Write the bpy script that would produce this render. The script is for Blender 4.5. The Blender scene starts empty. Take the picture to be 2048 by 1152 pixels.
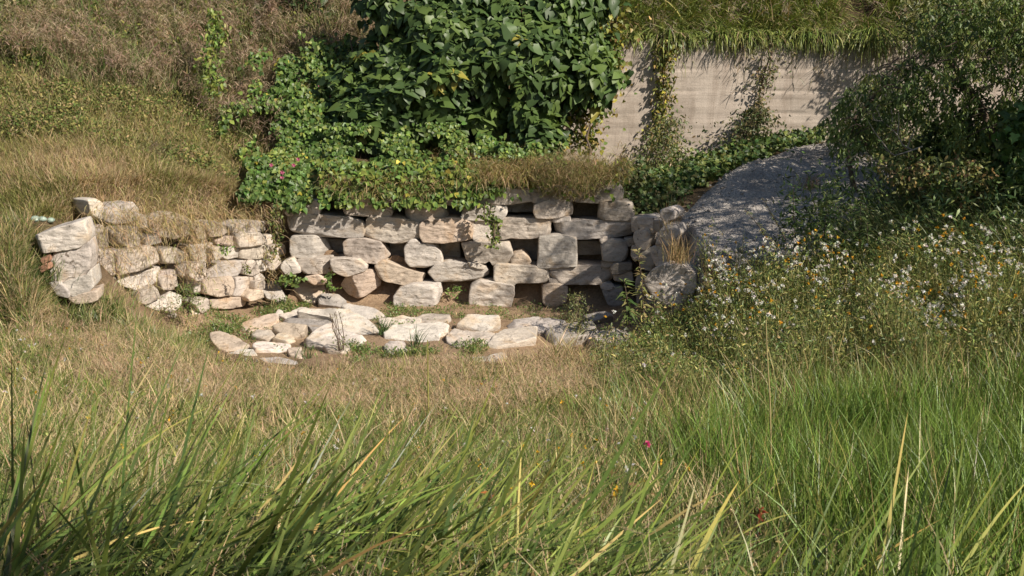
import bpy, bmesh, math, random
import numpy as np
from mathutils import Vector

# ------------------------------------------------------------------ camera, sky, sun, exposure
scene = bpy.context.scene
COL = scene.collection
PITCH = math.radians(12.0)
FPX = 2472.0                                   # focal length in pixels of a 2048-wide frame
cam = bpy.data.cameras.new("camera")
cam.sensor_width = 36.0
cam.lens = FPX / 2048.0 * 36.0
cam.clip_start = 0.05
cam.clip_end = 1500.0
cam.dof.use_dof = True
cam.dof.focus_distance = 19.5
cam.dof.aperture_fstop = 14.0
cam_o = bpy.data.objects.new("camera", cam)
cam_o.rotation_euler = (math.radians(90) - PITCH, 0, 0)
COL.objects.link(cam_o)
scene.camera = cam_o

SUN_EL = math.radians(37)
SUN_AZ = math.radians(52)                      # to the right of straight behind the camera
SUN = Vector((math.sin(SUN_AZ) * math.cos(SUN_EL), -math.cos(SUN_AZ) * math.cos(SUN_EL), math.sin(SUN_EL)))
world = bpy.data.worlds.new("World")
scene.world = world
world.use_nodes = True
wt = world.node_tree
sky = wt.nodes.new("ShaderNodeTexSky")
sky.sky_type = 'NISHITA'
sky.sun_disc = False
sky.sun_elevation = SUN_EL
sky.sun_rotation = math.atan2(SUN.x, SUN.y)
wt.links.new(sky.outputs[0], wt.nodes["Background"].inputs[0])
wt.nodes["Background"].inputs[1].default_value = 0.062
sl = bpy.data.lights.new("sun", 'SUN')
sl.energy = 5.0
sl.angle = math.radians(0.55)
sl.color = (1.0, 0.91, 0.80)
so = bpy.data.objects.new("sun", sl)
so.rotation_euler = SUN.to_track_quat('Z', 'Y').to_euler()
COL.objects.link(so)
scene.view_settings.view_transform = 'Standard'
scene.view_settings.look = 'None'
scene.view_settings.exposure = 0.32
scene.view_settings.gamma = 1.0
scene.cycles.max_bounces = 6
scene.cycles.diffuse_bounces = 3
scene.cycles.transmission_bounces = 4
scene.cycles.transparent_max_bounces = 4
scene.cycles.caustics_reflective = False
scene.cycles.caustics_refractive = False

random.seed(7)
R = np.random.default_rng(7)
CP, SP = math.cos(PITCH), math.sin(PITCH)

# ------------------------------------------------------------------ measuring helpers
def rays(px, py):
    px = np.asarray(px, float); py = np.asarray(py, float)
    x = (px - 1024) / FPX; y = -(py - 576) / FPX
    return np.stack([x, CP + y * SP, -SP + y * CP], -1)

def at(px, py, Y):
    d = rays(px, py)
    return d * (np.asarray(Y, float) / d[..., 1])[..., None]

def G(px, Y, z):                                # point at depth Y, height z, that shows at column px
    k = Y * CP - z * SP
    return np.array([(px - 1024) / FPX * k, Y, z])

def proj(P):
    P = np.asarray(P, float)
    k = P[..., 1] * CP - P[..., 2] * SP
    yy = P[..., 1] * SP + P[..., 2] * CP
    k = np.where(k < 0.05, 0.05, k)
    return 1024 + P[..., 0] / k * FPX, 576 - yy / k * FPX

def smooth(e0, e1, x):
    t = np.clip((x - e0) / (e1 - e0), 0, 1)
    return t * t * (3 - 2 * t)

# gradient noise
_perm = np.random.default_rng(3).permutation(256); _perm = np.concatenate([_perm, _perm, _perm])
_g = np.random.default_rng(4).normal(size=(256, 3)); _g /= np.linalg.norm(_g, axis=1)[:, None]
def noise(P):
    P = np.asarray(P, float)
    i = np.floor(P).astype(int); f = P - i; i &= 255
    u = f * f * f * (f * (f * 6 - 15) + 10)
    out = 0
    for dx in (0, 1):
        wx = u[..., 0] if dx else 1 - u[..., 0]
        for dy in (0, 1):
            wy = u[..., 1] if dy else 1 - u[..., 1]
            for dz in (0, 1):
                wz = u[..., 2] if dz else 1 - u[..., 2]
                h = _perm[_perm[_perm[i[..., 0] + dx] + i[..., 1] + dy] + i[..., 2] + dz]
                g = _g[h]
                out = out + wx * wy * wz * (g[..., 0] * (f[..., 0] - dx) + g[..., 1] * (f[..., 1] - dy) + g[..., 2] * (f[..., 2] - dz))
    return out
def fbm(P, o=4):
    P = np.asarray(P, float); a = 1.0; s = 0
    for k in range(o):
        s = s + a * noise(P * 2 ** k + 17.3 * k); a *= 0.5
    return s
def noise2(x, y, f=1.0, o=3, s=0.0):
    return fbm(np.stack([x * f + s, y * f - s, np.full_like(x, s * 1.7 + 0.31)], -1), o)

# ------------------------------------------------------------------ object helpers
def tag(o, label=None, cat=None, group=None, kind=None):
    if label: o['label'] = label
    if cat: o['category'] = cat
    if group: o['group'] = group
    if kind: o['kind'] = kind
    return o

def mesh_np(name, V, loops, starts, mat, col=None, parent=None, smooth_=False):
    me = bpy.data.meshes.new(name)
    V = np.ascontiguousarray(V, np.float32)
    me.vertices.add(len(V)); me.vertices.foreach_set("co", V.ravel())
    loops = np.ascontiguousarray(loops, np.int32).ravel()
    me.loops.add(len(loops)); me.loops.foreach_set("vertex_index", loops)
    starts = np.ascontiguousarray(starts, np.int32).ravel()
    me.polygons.add(len(starts)); me.polygons.foreach_set("loop_start", starts)
    me.update(calc_edges=True)
    me.validate()
    if smooth_:
        me.polygons.foreach_set("use_smooth", np.ones(len(me.polygons), bool))
    if col is not None:
        c = np.ones((len(V), 4), np.float32); c[:, :3] = col
        a = me.color_attributes.new("Col", 'FLOAT_COLOR', 'POINT')
        a.data.foreach_set("color", c.ravel())
    me.materials.append(mat)
    o = bpy.data.objects.new(name, me)
    COL.objects.link(o)
    if parent is not None:
        o.parent = parent
    return o

def quads_obj(name, V, F, mat, **k):
    F = np.asarray(F)
    n = F.shape[1]
    return mesh_np(name, V, F, np.arange(len(F)) * n, mat, **k)

def empty(name, loc, label=None, cat=None, group=None):
    o = bpy.data.objects.new(name, None)
    o.location = loc
    COL.objects.link(o)
    return tag(o, label, cat, group)

# ------------------------------------------------------------------ materials
def newmat(name):
    m = bpy.data.materials.new(name); m.use_nodes = True
    nt = m.node_tree
    return m, nt, nt.nodes["Principled BSDF"]
def nd(nt, t, **k):
    n = nt.nodes.new(t)
    for a, v in k.items():
        if a in n.inputs: n.inputs[a].default_value = v
        else: setattr(n, a, v)
    return n
def ramp(nt, fac, stops):
    r = nt.nodes.new("ShaderNodeValToRGB")
    el = r.color_ramp.elements
    while len(el) < len(stops): el.new(0.5)
    for e, (p, c) in zip(el, stops):
        e.position = p; e.color = (*c, 1) if len(c) == 3 else c
    nt.links.new(fac, r.inputs[0])
    return r.outputs[0]
def mixc(nt, mode, f, a, b):
    m = nt.nodes.new("ShaderNodeMix"); m.data_type = 'RGBA'; m.blend_type = mode
    for s, v in ((0, f), (6, a), (7, b)):
        if hasattr(v, 'is_linked') or isinstance(v, bpy.types.NodeSocket): nt.links.new(v, m.inputs[s])
        else: m.inputs[s].default_value = v if s == 0 else (*v, 1)
    return m.outputs[2]
def nz(nt, vec, scale, detail=4, rough=0.6, dist=0.0):
    n = nd(nt, "ShaderNodeTexNoise", Scale=scale, Detail=detail, Roughness=rough, Distortion=dist)
    nt.links.new(vec, n.inputs["Vector"])
    return n.outputs[0]
def bump(nt, b, hgt, strength=0.5, dist=0.02, prev=None):
    n = nd(nt, "ShaderNodeBump", Strength=strength, Distance=dist)
    nt.links.new(hgt, n.inputs["Height"])
    if prev is not None: nt.links.new(prev, n.inputs["Normal"])
    nt.links.new(n.outputs[0], b.inputs["Normal"])
    return n.outputs[0]
def scaled(nt, vec, s):
    m = nd(nt, "ShaderNodeMapping"); m.inputs["Scale"].default_value = s
    nt.links.new(vec, m.inputs["Vector"])
    return m.outputs[0]

def leaf_mat(name, trans=0.3, rough=0.5, spec=0.3):
    m, nt, b = newmat(name)
    a = nd(nt, "ShaderNodeAttribute", attribute_name="Col")
    nt.links.new(a.outputs[0], b.inputs["Base Color"])
    b.inputs["Roughness"].default_value = rough
    b.inputs["Specular IOR Level"].default_value = spec
    t = nd(nt, "ShaderNodeBsdfTranslucent")
    tc = mixc(nt, 'MULTIPLY', 1.0, a.outputs[0], (1.15, 1.2, 0.7))
    nt.links.new(tc, t.inputs[0])
    mx = nd(nt, "ShaderNodeMixShader"); mx.inputs[0].default_value = trans
    nt.links.new(b.outputs[0], mx.inputs[1]); nt.links.new(t.outputs[0], mx.inputs[2])
    nt.links.new(mx.outputs[0], nt.nodes["Material Output"].inputs[0])
    return m

M_LEAF = leaf_mat("leaf", 0.17, 0.45, 0.35)
M_GRASS = leaf_mat("grass_blade", 0.15, 0.42, 0.4)
M_DRY = leaf_mat("dry_straw", 0.2, 0.8, 0.1)

def stone_mat():
    m, nt, b = newmat("limestone")
    tc = nd(nt, "ShaderNodeTexCoord").outputs["Object"]
    oi = nd(nt, "ShaderNodeObjectInfo")
    addv = nd(nt, "ShaderNodeVectorMath", operation='ADD')
    mul = nd(nt, "ShaderNodeVectorMath", operation='SCALE'); mul.inputs[0].default_value = (37, 17, 53)
    nt.links.new(oi.outputs["Random"], mul.inputs["Scale"])
    nt.links.new(tc, addv.inputs[0]); nt.links.new(mul.outputs[0], addv.inputs[1])
    v = addv.outputs[0]
    big = nz(nt, v, 2.6, 4, 0.6, 0.6)
    med = nz(nt, scaled(nt, v, (1, 1, 2.2)), 9, 6, 0.72)
    fine = nz(nt, v, 55, 4, 0.7)
    strat = nz(nt, scaled(nt, v, (1.2, 1.2, 16)), 2.2, 5, 0.65, 0.5)
    # weathered grey film over warm buff rock
    c1 = ramp(nt, big, [(0.30, (0.60, 0.58, 0.56)), (0.45, (0.97, 0.94, 0.91)), (0.54, (1.04, 1.01, 0.97)), (0.68, (0.98, 0.85, 0.70))])
    c = mixc(nt, 'MULTIPLY', 1.0, oi.outputs["Color"], c1)
    dark = ramp(nt, med, [(0.3, (0.62, 0.60, 0.58)), (0.46, (1, 1, 1)), (0.62, (1.1, 1.1, 1.1))])
    c = mixc(nt, 'MULTIPLY', 0.8, c, dark)
    st = ramp(nt, strat, [(0.33, (0.72, 0.67, 0.61)), (0.43, (1, 1, 1))])
    c = mixc(nt, 'MULTIPLY', 0.45, c, st)
    fi = ramp(nt, fine, [(0.3, (0.75, 0.74, 0.73)), (0.6, (1.08, 1.08, 1.08))])
    c = mixc(nt, 'MULTIPLY', 0.7, c, fi)
    nt.links.new(c, b.inputs["Base Color"])
    b.inputs["Roughness"].default_value = 0.95
    b.inputs["Specular IOR Level"].default_value = 0.1
    cv = nd(nt, "ShaderNodeTexVoronoi", feature='DISTANCE_TO_EDGE', Scale=2.3)
    wv = nd(nt, "ShaderNodeVectorMath", operation='ADD')
    ws = nd(nt, "ShaderNodeVectorMath", operation='SCALE'); ws.inputs["Scale"].default_value = 0.35
    wn_ = nd(nt, "ShaderNodeTexNoise", Scale=3.0, Detail=4.0); nt.links.new(v, wn_.inputs["Vector"])
    nt.links.new(wn_.outputs["Color"], ws.inputs[0]); nt.links.new(scaled(nt, v, (0.6, 0.6, 1.5)), wv.inputs[0]); nt.links.new(ws.outputs[0], wv.inputs[1])
    nt.links.new(wv.outputs[0], cv.inputs["Vector"])
    crk = ramp(nt, cv.outputs["Distance"], [(0.0, (0.28, 0.24, 0.2)), (0.014, (1, 1, 1))])
    gate = ramp(nt, nz(nt, v, 1.7, 3, 0.6), [(0.55, (0, 0, 0)), (0.63, (1, 1, 1))])
    c = mixc(nt, 'MULTIPLY', gate, c, crk)
    spot = nz(nt, v, 17, 3, 0.55)
    c = mixc(nt, 'MULTIPLY', 0.9, c, ramp(nt, spot, [(0.28, (0.34, 0.32, 0.30)), (0.36, (1, 1, 1))]))
    nt.links.new(c, b.inputs["Base Color"])
    n1 = bump(nt, b, strat, 0.28, 0.03)
    n2 = bump(nt, b, med, 0.6, 0.035, n1)
    bump(nt, b, fine, 0.35, 0.008, n2)
    return m
M_STONE = stone_mat()

def soil_mat(name="soil", a=(0.075, 0.055, 0.034), bcol=(0.17, 0.125, 0.075), pit=False):
    m, nt, b = newmat(name)
    p = nd(nt, "ShaderNodeNewGeometry").outputs["Position"]
    n1 = nz(nt, p, 1.3, 6, 0.65); n2 = nz(nt, p, 24, 5, 0.75)
    c = ramp(nt, n1, [(0.35, a), (0.62, bcol)])
    if pit:
        at_ = nd(nt, "ShaderNodeAttribute", attribute_name="Col")
        c = mixc(nt, 'MIX', at_.outputs[2], c, ramp(nt, n1, [(0.33, (0.27, 0.185, 0.12)), (0.6, (0.42, 0.30, 0.20))]))
    c = mixc(nt, 'MULTIPLY', 0.75, c, ramp(nt, n2, [(0.3, (0.5, 0.48, 0.45)), (0.62, (1.15, 1.15, 1.1))]))
    nt.links.new(c, b.inputs["Base Color"])
    b.inputs["Roughness"].default_value = 1.0
    b.inputs["Specular IOR Level"].default_value = 0.05
    bump(nt, b, n2, 0.8, 0.04)
    return m
M_SOIL = soil_mat(pit=True)  # colour darkened outside the pit to suggest shaded gaps between blades
M_EARTH = soil_mat("bare_earth", (0.25, 0.165, 0.105), (0.36, 0.25, 0.165))

def gravel_mat():
    m, nt, b = newmat("gravel")
    p = nd(nt, "ShaderNodeNewGeometry").outputs["Position"]
    v = nd(nt, "ShaderNodeTexVoronoi", Scale=55.0); nt.links.new(p, v.inputs["Vector"])
    v2 = nd(nt, "ShaderNodeTexVoronoi", Scale=21.0); nt.links.new(p, v2.inputs["Vector"])
    sep = nd(nt, "ShaderNodeSeparateColor"); nt.links.new(v.outputs["Color"], sep.inputs[0])
    c = ramp(nt, sep.outputs[0], [(0.0, (0.28, 0.255, 0.23)), (0.6, (0.385, 0.355, 0.32)), (1.0, (0.52, 0.485, 0.445))])
    n1 = nz(nt, p, 1.5, 5, 0.6)
    c = mixc(nt, 'MULTIPLY', 1.0, c, ramp(nt, n1, [(0.35, (0.75, 0.74, 0.74)), (0.6, (1.1, 1.08, 1.05))]))
    nt.links.new(c, b.inputs["Base Color"])
    b.inputs["Roughness"].default_value = 0.95
    n = bump(nt, b, v2.outputs["Distance"], 0.8, 0.035)
    bump(nt, b, v.outputs["Distance"], 0.7, 0.012, n)
    return m
M_GRAVEL = gravel_mat()

def concrete_mat():
    m, nt, b = newmat("board_formed_concrete")
    p = nd(nt, "ShaderNodeNewGeometry").outputs["Position"]
    sep = nd(nt, "ShaderNodeSeparateXYZ"); nt.links.new(p, sep.inputs[0])
    n1 = nz(nt, scaled(nt, p, (1, 1, 1.6)), 1.1, 6, 0.65, 0.5)
    lay = nz(nt, scaled(nt, p, (0.5, 0.5, 7)), 1.3, 6, 0.72, 0.6)
    drip = nz(nt, scaled(nt, p, (2.2, 2.2, 0.35)), 1.0, 5, 0.7, 0.8)
    fine = nz(nt, p, 45, 4, 0.75)
    c = ramp(nt, n1, [(0.3, (0.44, 0.375, 0.31)), (0.5, (0.53, 0.455, 0.38)), (0.68, (0.58, 0.50, 0.42))])
    c = mixc(nt, 'MULTIPLY', 0.5, c, ramp(nt, lay, [(0.36, (0.66, 0.63, 0.60)), (0.48, (1, 1, 1)), (0.7, (1.06, 1.05, 1.03))]))
    c = mixc(nt, 'MULTIPLY', 0.8, c, ramp(nt, drip, [(0.36, (0.7, 0.67, 0.65)), (0.52, (1, 1, 1))]))
    c = mixc(nt, 'MULTIPLY', 0.6, c, ramp(nt, fine, [(0.33, (0.7, 0.7, 0.7)), (0.6, (1.06, 1.06, 1.06))]))
    nt.links.new(c, b.inputs["Base Color"])
    b.inputs["Roughness"].default_value = 0.95
    b.inputs["Specular IOR Level"].default_value = 0.1
    n = bump(nt, b, lay, 0.35, 0.025)
    bump(nt, b, fine, 0.4, 0.01, n)
    return m
M_CONC = concrete_mat()

def plain_mat(name, c, rough=0.8, sc=20, var=0.3):
    m, nt, b = newmat(name)
    p = nd(nt, "ShaderNodeTexCoord").outputs["Object"]
    n = nz(nt, p, sc, 5, 0.7)
    lo = tuple(x * (1 - var) for x in c); hi = tuple(min(1, x * (1 + var)) for x in c)
    nt.links.new(ramp(nt, n, [(0.3, lo), (0.7, hi)]), b.inputs["Base Color"])
    b.inputs["Roughness"].default_value = rough
    bump(nt, b, n, 0.4, 0.01)
    return m
M_BRICK = plain_mat("fired_brick", (0.33, 0.175, 0.11), 0.9, 30)
M_BARK = plain_mat("bark", (0.12, 0.085, 0.06), 0.9, 40)
M_TWIG = plain_mat("grey_twig", (0.36, 0.32, 0.27), 0.9, 40)
M_PALEGREEN = plain_mat("pale_green_glass", (0.30, 0.38, 0.31), 0.45, 12, 0.15)

# ------------------------------------------------------------------ terrain
def tps_fit(P):
    P = np.array(P); n = len(P)
    xy = P[:, :2]
    r = np.linalg.norm(xy[:, None] - xy[None], axis=-1)
    K = np.where(r > 0, r, 0.0) + np.eye(n) * 0.0      # biharmonic-like linear kernel, calm when extrapolated
    K = np.sqrt(r * r + 0.6)
    A = np.zeros((n + 3, n + 3)); A[:n, :n] = K; A[:n, n] = 1; A[:n, n + 1:] = xy; A[n, :n] = 1; A[n + 1:, :n] = xy.T
    w = np.linalg.solve(A, np.concatenate([P[:, 2], np.zeros(3)]))
    return xy, w
def tps_eval(f, x, y):
    xy, w = f
    sh = np.shape(x)
    q = np.stack([np.ravel(x), np.ravel(y)], -1)
    q = np.stack([np.clip(q[:, 0], -14, 14), np.clip(q[:, 1], -4, 33)], -1)
    out = np.empty(len(q))
    for i in range(0, len(q), 20000):
        p = q[i:i + 20000]
        r = np.sqrt(((p[:, None] - xy[None]) ** 2).sum(-1) + 0.6)
        out[i:i + 20000] = r @ w[:len(xy)] + w[len(xy)] + p @ w[len(xy) + 1:]
    return out.reshape(sh)

ZF = -4.56
lower_pts = [G(px, Y, z) for px in (200, 1024, 1850) for Y, z in ((0.0, -1.6), (2.5, -1.72))]
for px, dz in ((100, 0.12), (600, 0.0), (1024, 0.0)):
    for Y, z in ((4, -2.02), (6, -2.6), (8, -3.1), (10, -3.55), (12, -3.95), (14, -4.28)):
        lower_pts.append(G(px, Y, z + dz * (1 + (Y - 4) * 0.25)))
for px in (700, 1000, 1250):
    for Y in (16.3, 17.5, 19, 20.4, 22): lower_pts.append(G(px, Y, ZF))
lower_pts += [G(480, 19.2, ZF), G(420, 18.2, ZF + .02), G(520, 17, ZF), G(330, 17.6, -4.42), G(520, 15.5, -4.4),
    at(170, 630, 16.45), at(20, 700, 14.8), at(0, 600, 15.7), at(70, 470, 16.75), at(60, 530, 16.4), at(70, 590, 16.15), at(90, 640, 15.95), at(20, 520, 16.2), at(20, 470, 16.8), at(20, 570, 15.8), at(-150, 470, 17.4), at(-150, 700, 14.8),
    at(230, 700, 15.6), at(-250, 900, 10),
    at(1400, 640, 16.6), at(1540, 610, 16.4), at(1800, 610, 15.3), at(2100, 590, 15), at(1350, 730, 15.3), at(1600, 760, 13.2), at(2000, 760, 12.4),
    at(1600, 890, 10.5), at(2050, 880, 9.8), at(1650, 1010, 8), at(2050, 1030, 7), at(1750, 1180, 5.2), at(2150, 1250, 4.6), at(1500, 1230, 5),
    at(1700, 510, 17.6), at(1900, 500, 17.4), at(2150, 480, 17.6)]
upper_pts = [at(a, b, c) for a, b, c in (
    (60, 440, 17.0), (-150, 470, 17.4), (70, 470, 16.75), (60, 530, 16.4), (70, 590, 16.15), (90, 640, 15.95), (20, 520, 16.2), (20, 470, 16.8), (20, 570, 15.8), (0, 600, 15.7), (20, 700, 14.8), (-150, 700, 14.8), (0, 320, 19.6), (0, 170, 22), (0, 10, 25.5), (0, -120, 29), (-200, 320, 20), (-200, 100, 24),
    (180, 405, 17.6), (300, 395, 18.6), (300, 260, 21.3), (300, 120, 24.2), (300, -20, 27.5), (300, -140, 31),
    (430, 400, 19.4), (530, 430, 20.2), (520, 290, 22.4), (520, 150, 24.6), (520, 10, 27), (520, -120, 31),
    (700, 392, 20.5), (900, 380, 20.6), (1100, 375, 20.7), (1250, 395, 20.7), (700, 250, 23), (700, 100, 25), (700, -60, 28.5),
    (950, 300, 23.5), (1000, 330, 22.5), (1180, 335, 24.1), (1300, 340, 24.1), (1300, 385, 22.0), (1350, 400, 20.8),
    (1400, 350, 23), (1450, 318, 24.2), (1600, 282, 24.6), (1650, 290, 23.8), (1750, 282, 24.6),
    (1330, 478, 18.7), (1345, 440, 19.8), (1420, 385, 21), (1500, 335, 22.3), (1370, 545, 17.2), (1480, 500, 18), (1600, 420, 19.7), (1700, 360, 21.3),
    (1800, 330, 22.5), (1700, 510, 17.6), (1900, 500, 17.4), (2150, 480, 17.6), (1800, 430, 19), (2050, 420, 19), (2050, 300, 22), (2000, 250, 24.6), (2300, 300, 23),
    (1460, 600, 16.4), (1540, 610, 16.4))]
LOW, UPP = tps_fit(lower_pts), tps_fit(upper_pts)

WINGL, CORN, MAINR = G(100, 17.05, -3), G(556, 20.25, -3.6), G(1290, 20.25, -3.6)
RB, RC = G(1338, 18.9, -3.4), G(1368, 17.3, -3.5)
inset = 0.62
wt_ = (CORN - WINGL)[:2]; wt_ /= np.linalg.norm(wt_); wn = np.array([-wt_[1], wt_[0]])     # into the hillside
chain = [WINGL[:2] + wn * .42 - wt_ * 0.1, CORN[:2] + wn * .42 + np.array([-.1, .3]), CORN[:2] + np.array([0.0, inset + .05]), MAINR[:2] + np.array([.1, inset]),
         RB[:2] + np.array([.28, .1]), RC[:2] + np.array([.25, .1])]
upper_poly = np.array([(-40, 17.0)] + [tuple(c) for c in chain] + [(40, 16.9), (40, 80), (-40, 80)])
def signed(x, y, poly):
    sh = np.shape(x); p = np.stack([np.ravel(x), np.ravel(y)], -1)
    d = np.full(len(p), 1e9); ins = np.zeros(len(p), bool)
    for i in range(len(poly)):
        a, b = poly[i], poly[(i + 1) % len(poly)]
        ab = b - a; t = np.clip(((p - a) @ ab) / (ab @ ab), 0, 1)
        d = np.minimum(d, np.linalg.norm(p - (a + t[:, None] * ab), axis=1))
        c = ((a[1] > p[:, 1]) != (b[1] > p[:, 1]))
        xx = a[0] + (p[:, 1] - a[1]) / (b[1] - a[1] + 1e-12) * (b[0] - a[0])
        ins ^= c & (p[:, 0] < xx)
    return np.where(ins, d, -d).reshape(sh)

WALLY = 24.35                                   # concrete wall face
def H(x, y, rough=True):
    x = np.asarray(x, float); y = np.asarray(y, float)
    lo = tps_eval(LOW, x, y); up = tps_eval(UPP, x, y)
    lo = lo + 0.55 * smooth(-0.15, 0.55, y - 20.25) * smooth(-3.6, -3.2, x) * smooth(2.3, 1.9, x)   # earth sloping up at the foot of the wall
    w = 0.08 + 1.3 * smooth(-6.35, -7.6, x) + 1.4 * smooth(2.75, 4.6, x)
    s = smooth(-1, 1, signed(x, y, upper_poly) / w)
    z = lo * (1 - s) + up * s
    # bank above the concrete wall
    bank = smooth(WALLY + 0.15, WALLY + 0.32, y) * smooth(0.0, 1.6, x)
    z = z * (1 - bank) + bank * (-0.62 + 0.55 * np.clip(y - WALLY - 0.2, 0, 5.5))
    z = z + 0.45 * np.clip(y - 31, 0, 20) * 0.6
    if rough:
        z = z + 0.10 * noise2(x, y, 0.8, 3) * smooth(0, 3, y) * (1 - 0.8 * smooth(-0.35, 0.1, -np.abs(lo - ZF))) + 0.03 * noise2(x, y, 4.0, 2, 5)
    return z

def axis(lo, hi, step, far):
    a = list(np.arange(lo, hi + 1e-6, step)); s = step
    b = hi; c = lo; hi_l = []; lo_l = []
    while b < far[1]: s *= 1.35; b += s; hi_l.append(b)
    s = step
    while c > far[0]: s *= 1.35; c -= s; lo_l.append(c)
    return np.array(lo_l[::-1] + a + hi_l)
gx = axis(-11, 11, 0.085, (-170, 170)); gy = axis(-1.0, 32, 0.085, (-120, 230))
XX, YY = np.meshgrid(gx, gy)
ZZ = H(XX, YY)
nx, ny = len(gx), len(gy)
idx = np.arange(nx * ny).reshape(ny, nx)
F = np.stack([idx[:-1, :-1], idx[:-1, 1:], idx[1:, 1:], idx[1:, :-1]], -1).reshape(-1, 4)
ground = quads_obj("ground", np.stack([XX, YY, ZZ], -1).reshape(-1, 3), F, M_SOIL, smooth_=True,
    col=np.repeat((smooth(-.4, .4, np.minimum(signed(XX, YY, np.array([(-5.6, 17.2), (-4.2, 21.6), (2.6, 21.6), (2.6, 17.0), (-2, 16.4)])), 1) + .5 * noise2(XX, YY, 1.2, 3, 6))).reshape(-1, 1), 3, 1))
tag(ground, "brown earth of the pit, its banks and the hillside", "ground", kind="structure")

def on_ground(px, py, Y0=2.5, Y1=34.0):          # where the sight line first meets the ground
    px = np.atleast_1d(np.asarray(px, float)); py = np.atleast_1d(np.asarray(py, float))
    ys = np.arange(Y0, Y1, 0.08)
    out = np.zeros((len(px), 3))
    for i in range(len(px)):
        P = at(np.full(len(ys), px[i]), np.full(len(ys), py[i]), ys)
        h = H(P[:, 0], P[:, 1], False)
        below = np.nonzero(P[:, 2] <= h)[0]
        k = below[0] if len(below) else len(ys) - 1
        out[i] = P[k]
    return out
# ------------------------------------------------------------------ stones
ZOOM = {'A': (550, 350, 3.84), 'B': (900, 350, 3.491), 'C': (50, 380, 3.84), 'D': (280, 400, 3.84), 'E': (380, 540, 4.452),
        'F': (740, 580, 3.7926), 'S': (1250, 300, 2.504), 'G': (1180, 400, 4.115), 'P': (0, 0, 1), 'Z': (0, 400, 4.8)}
TONES = {'': (0.545, 0.49, 0.43), 'g': (0.45, 0.425, 0.395), 'o': (0.545, 0.46, 0.375), 'w': (0.60, 0.555, 0.505), 'd': (0.42, 0.38, 0.33)}  # 'g' and 'd' also put shade into the colour of shaded stones

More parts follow.
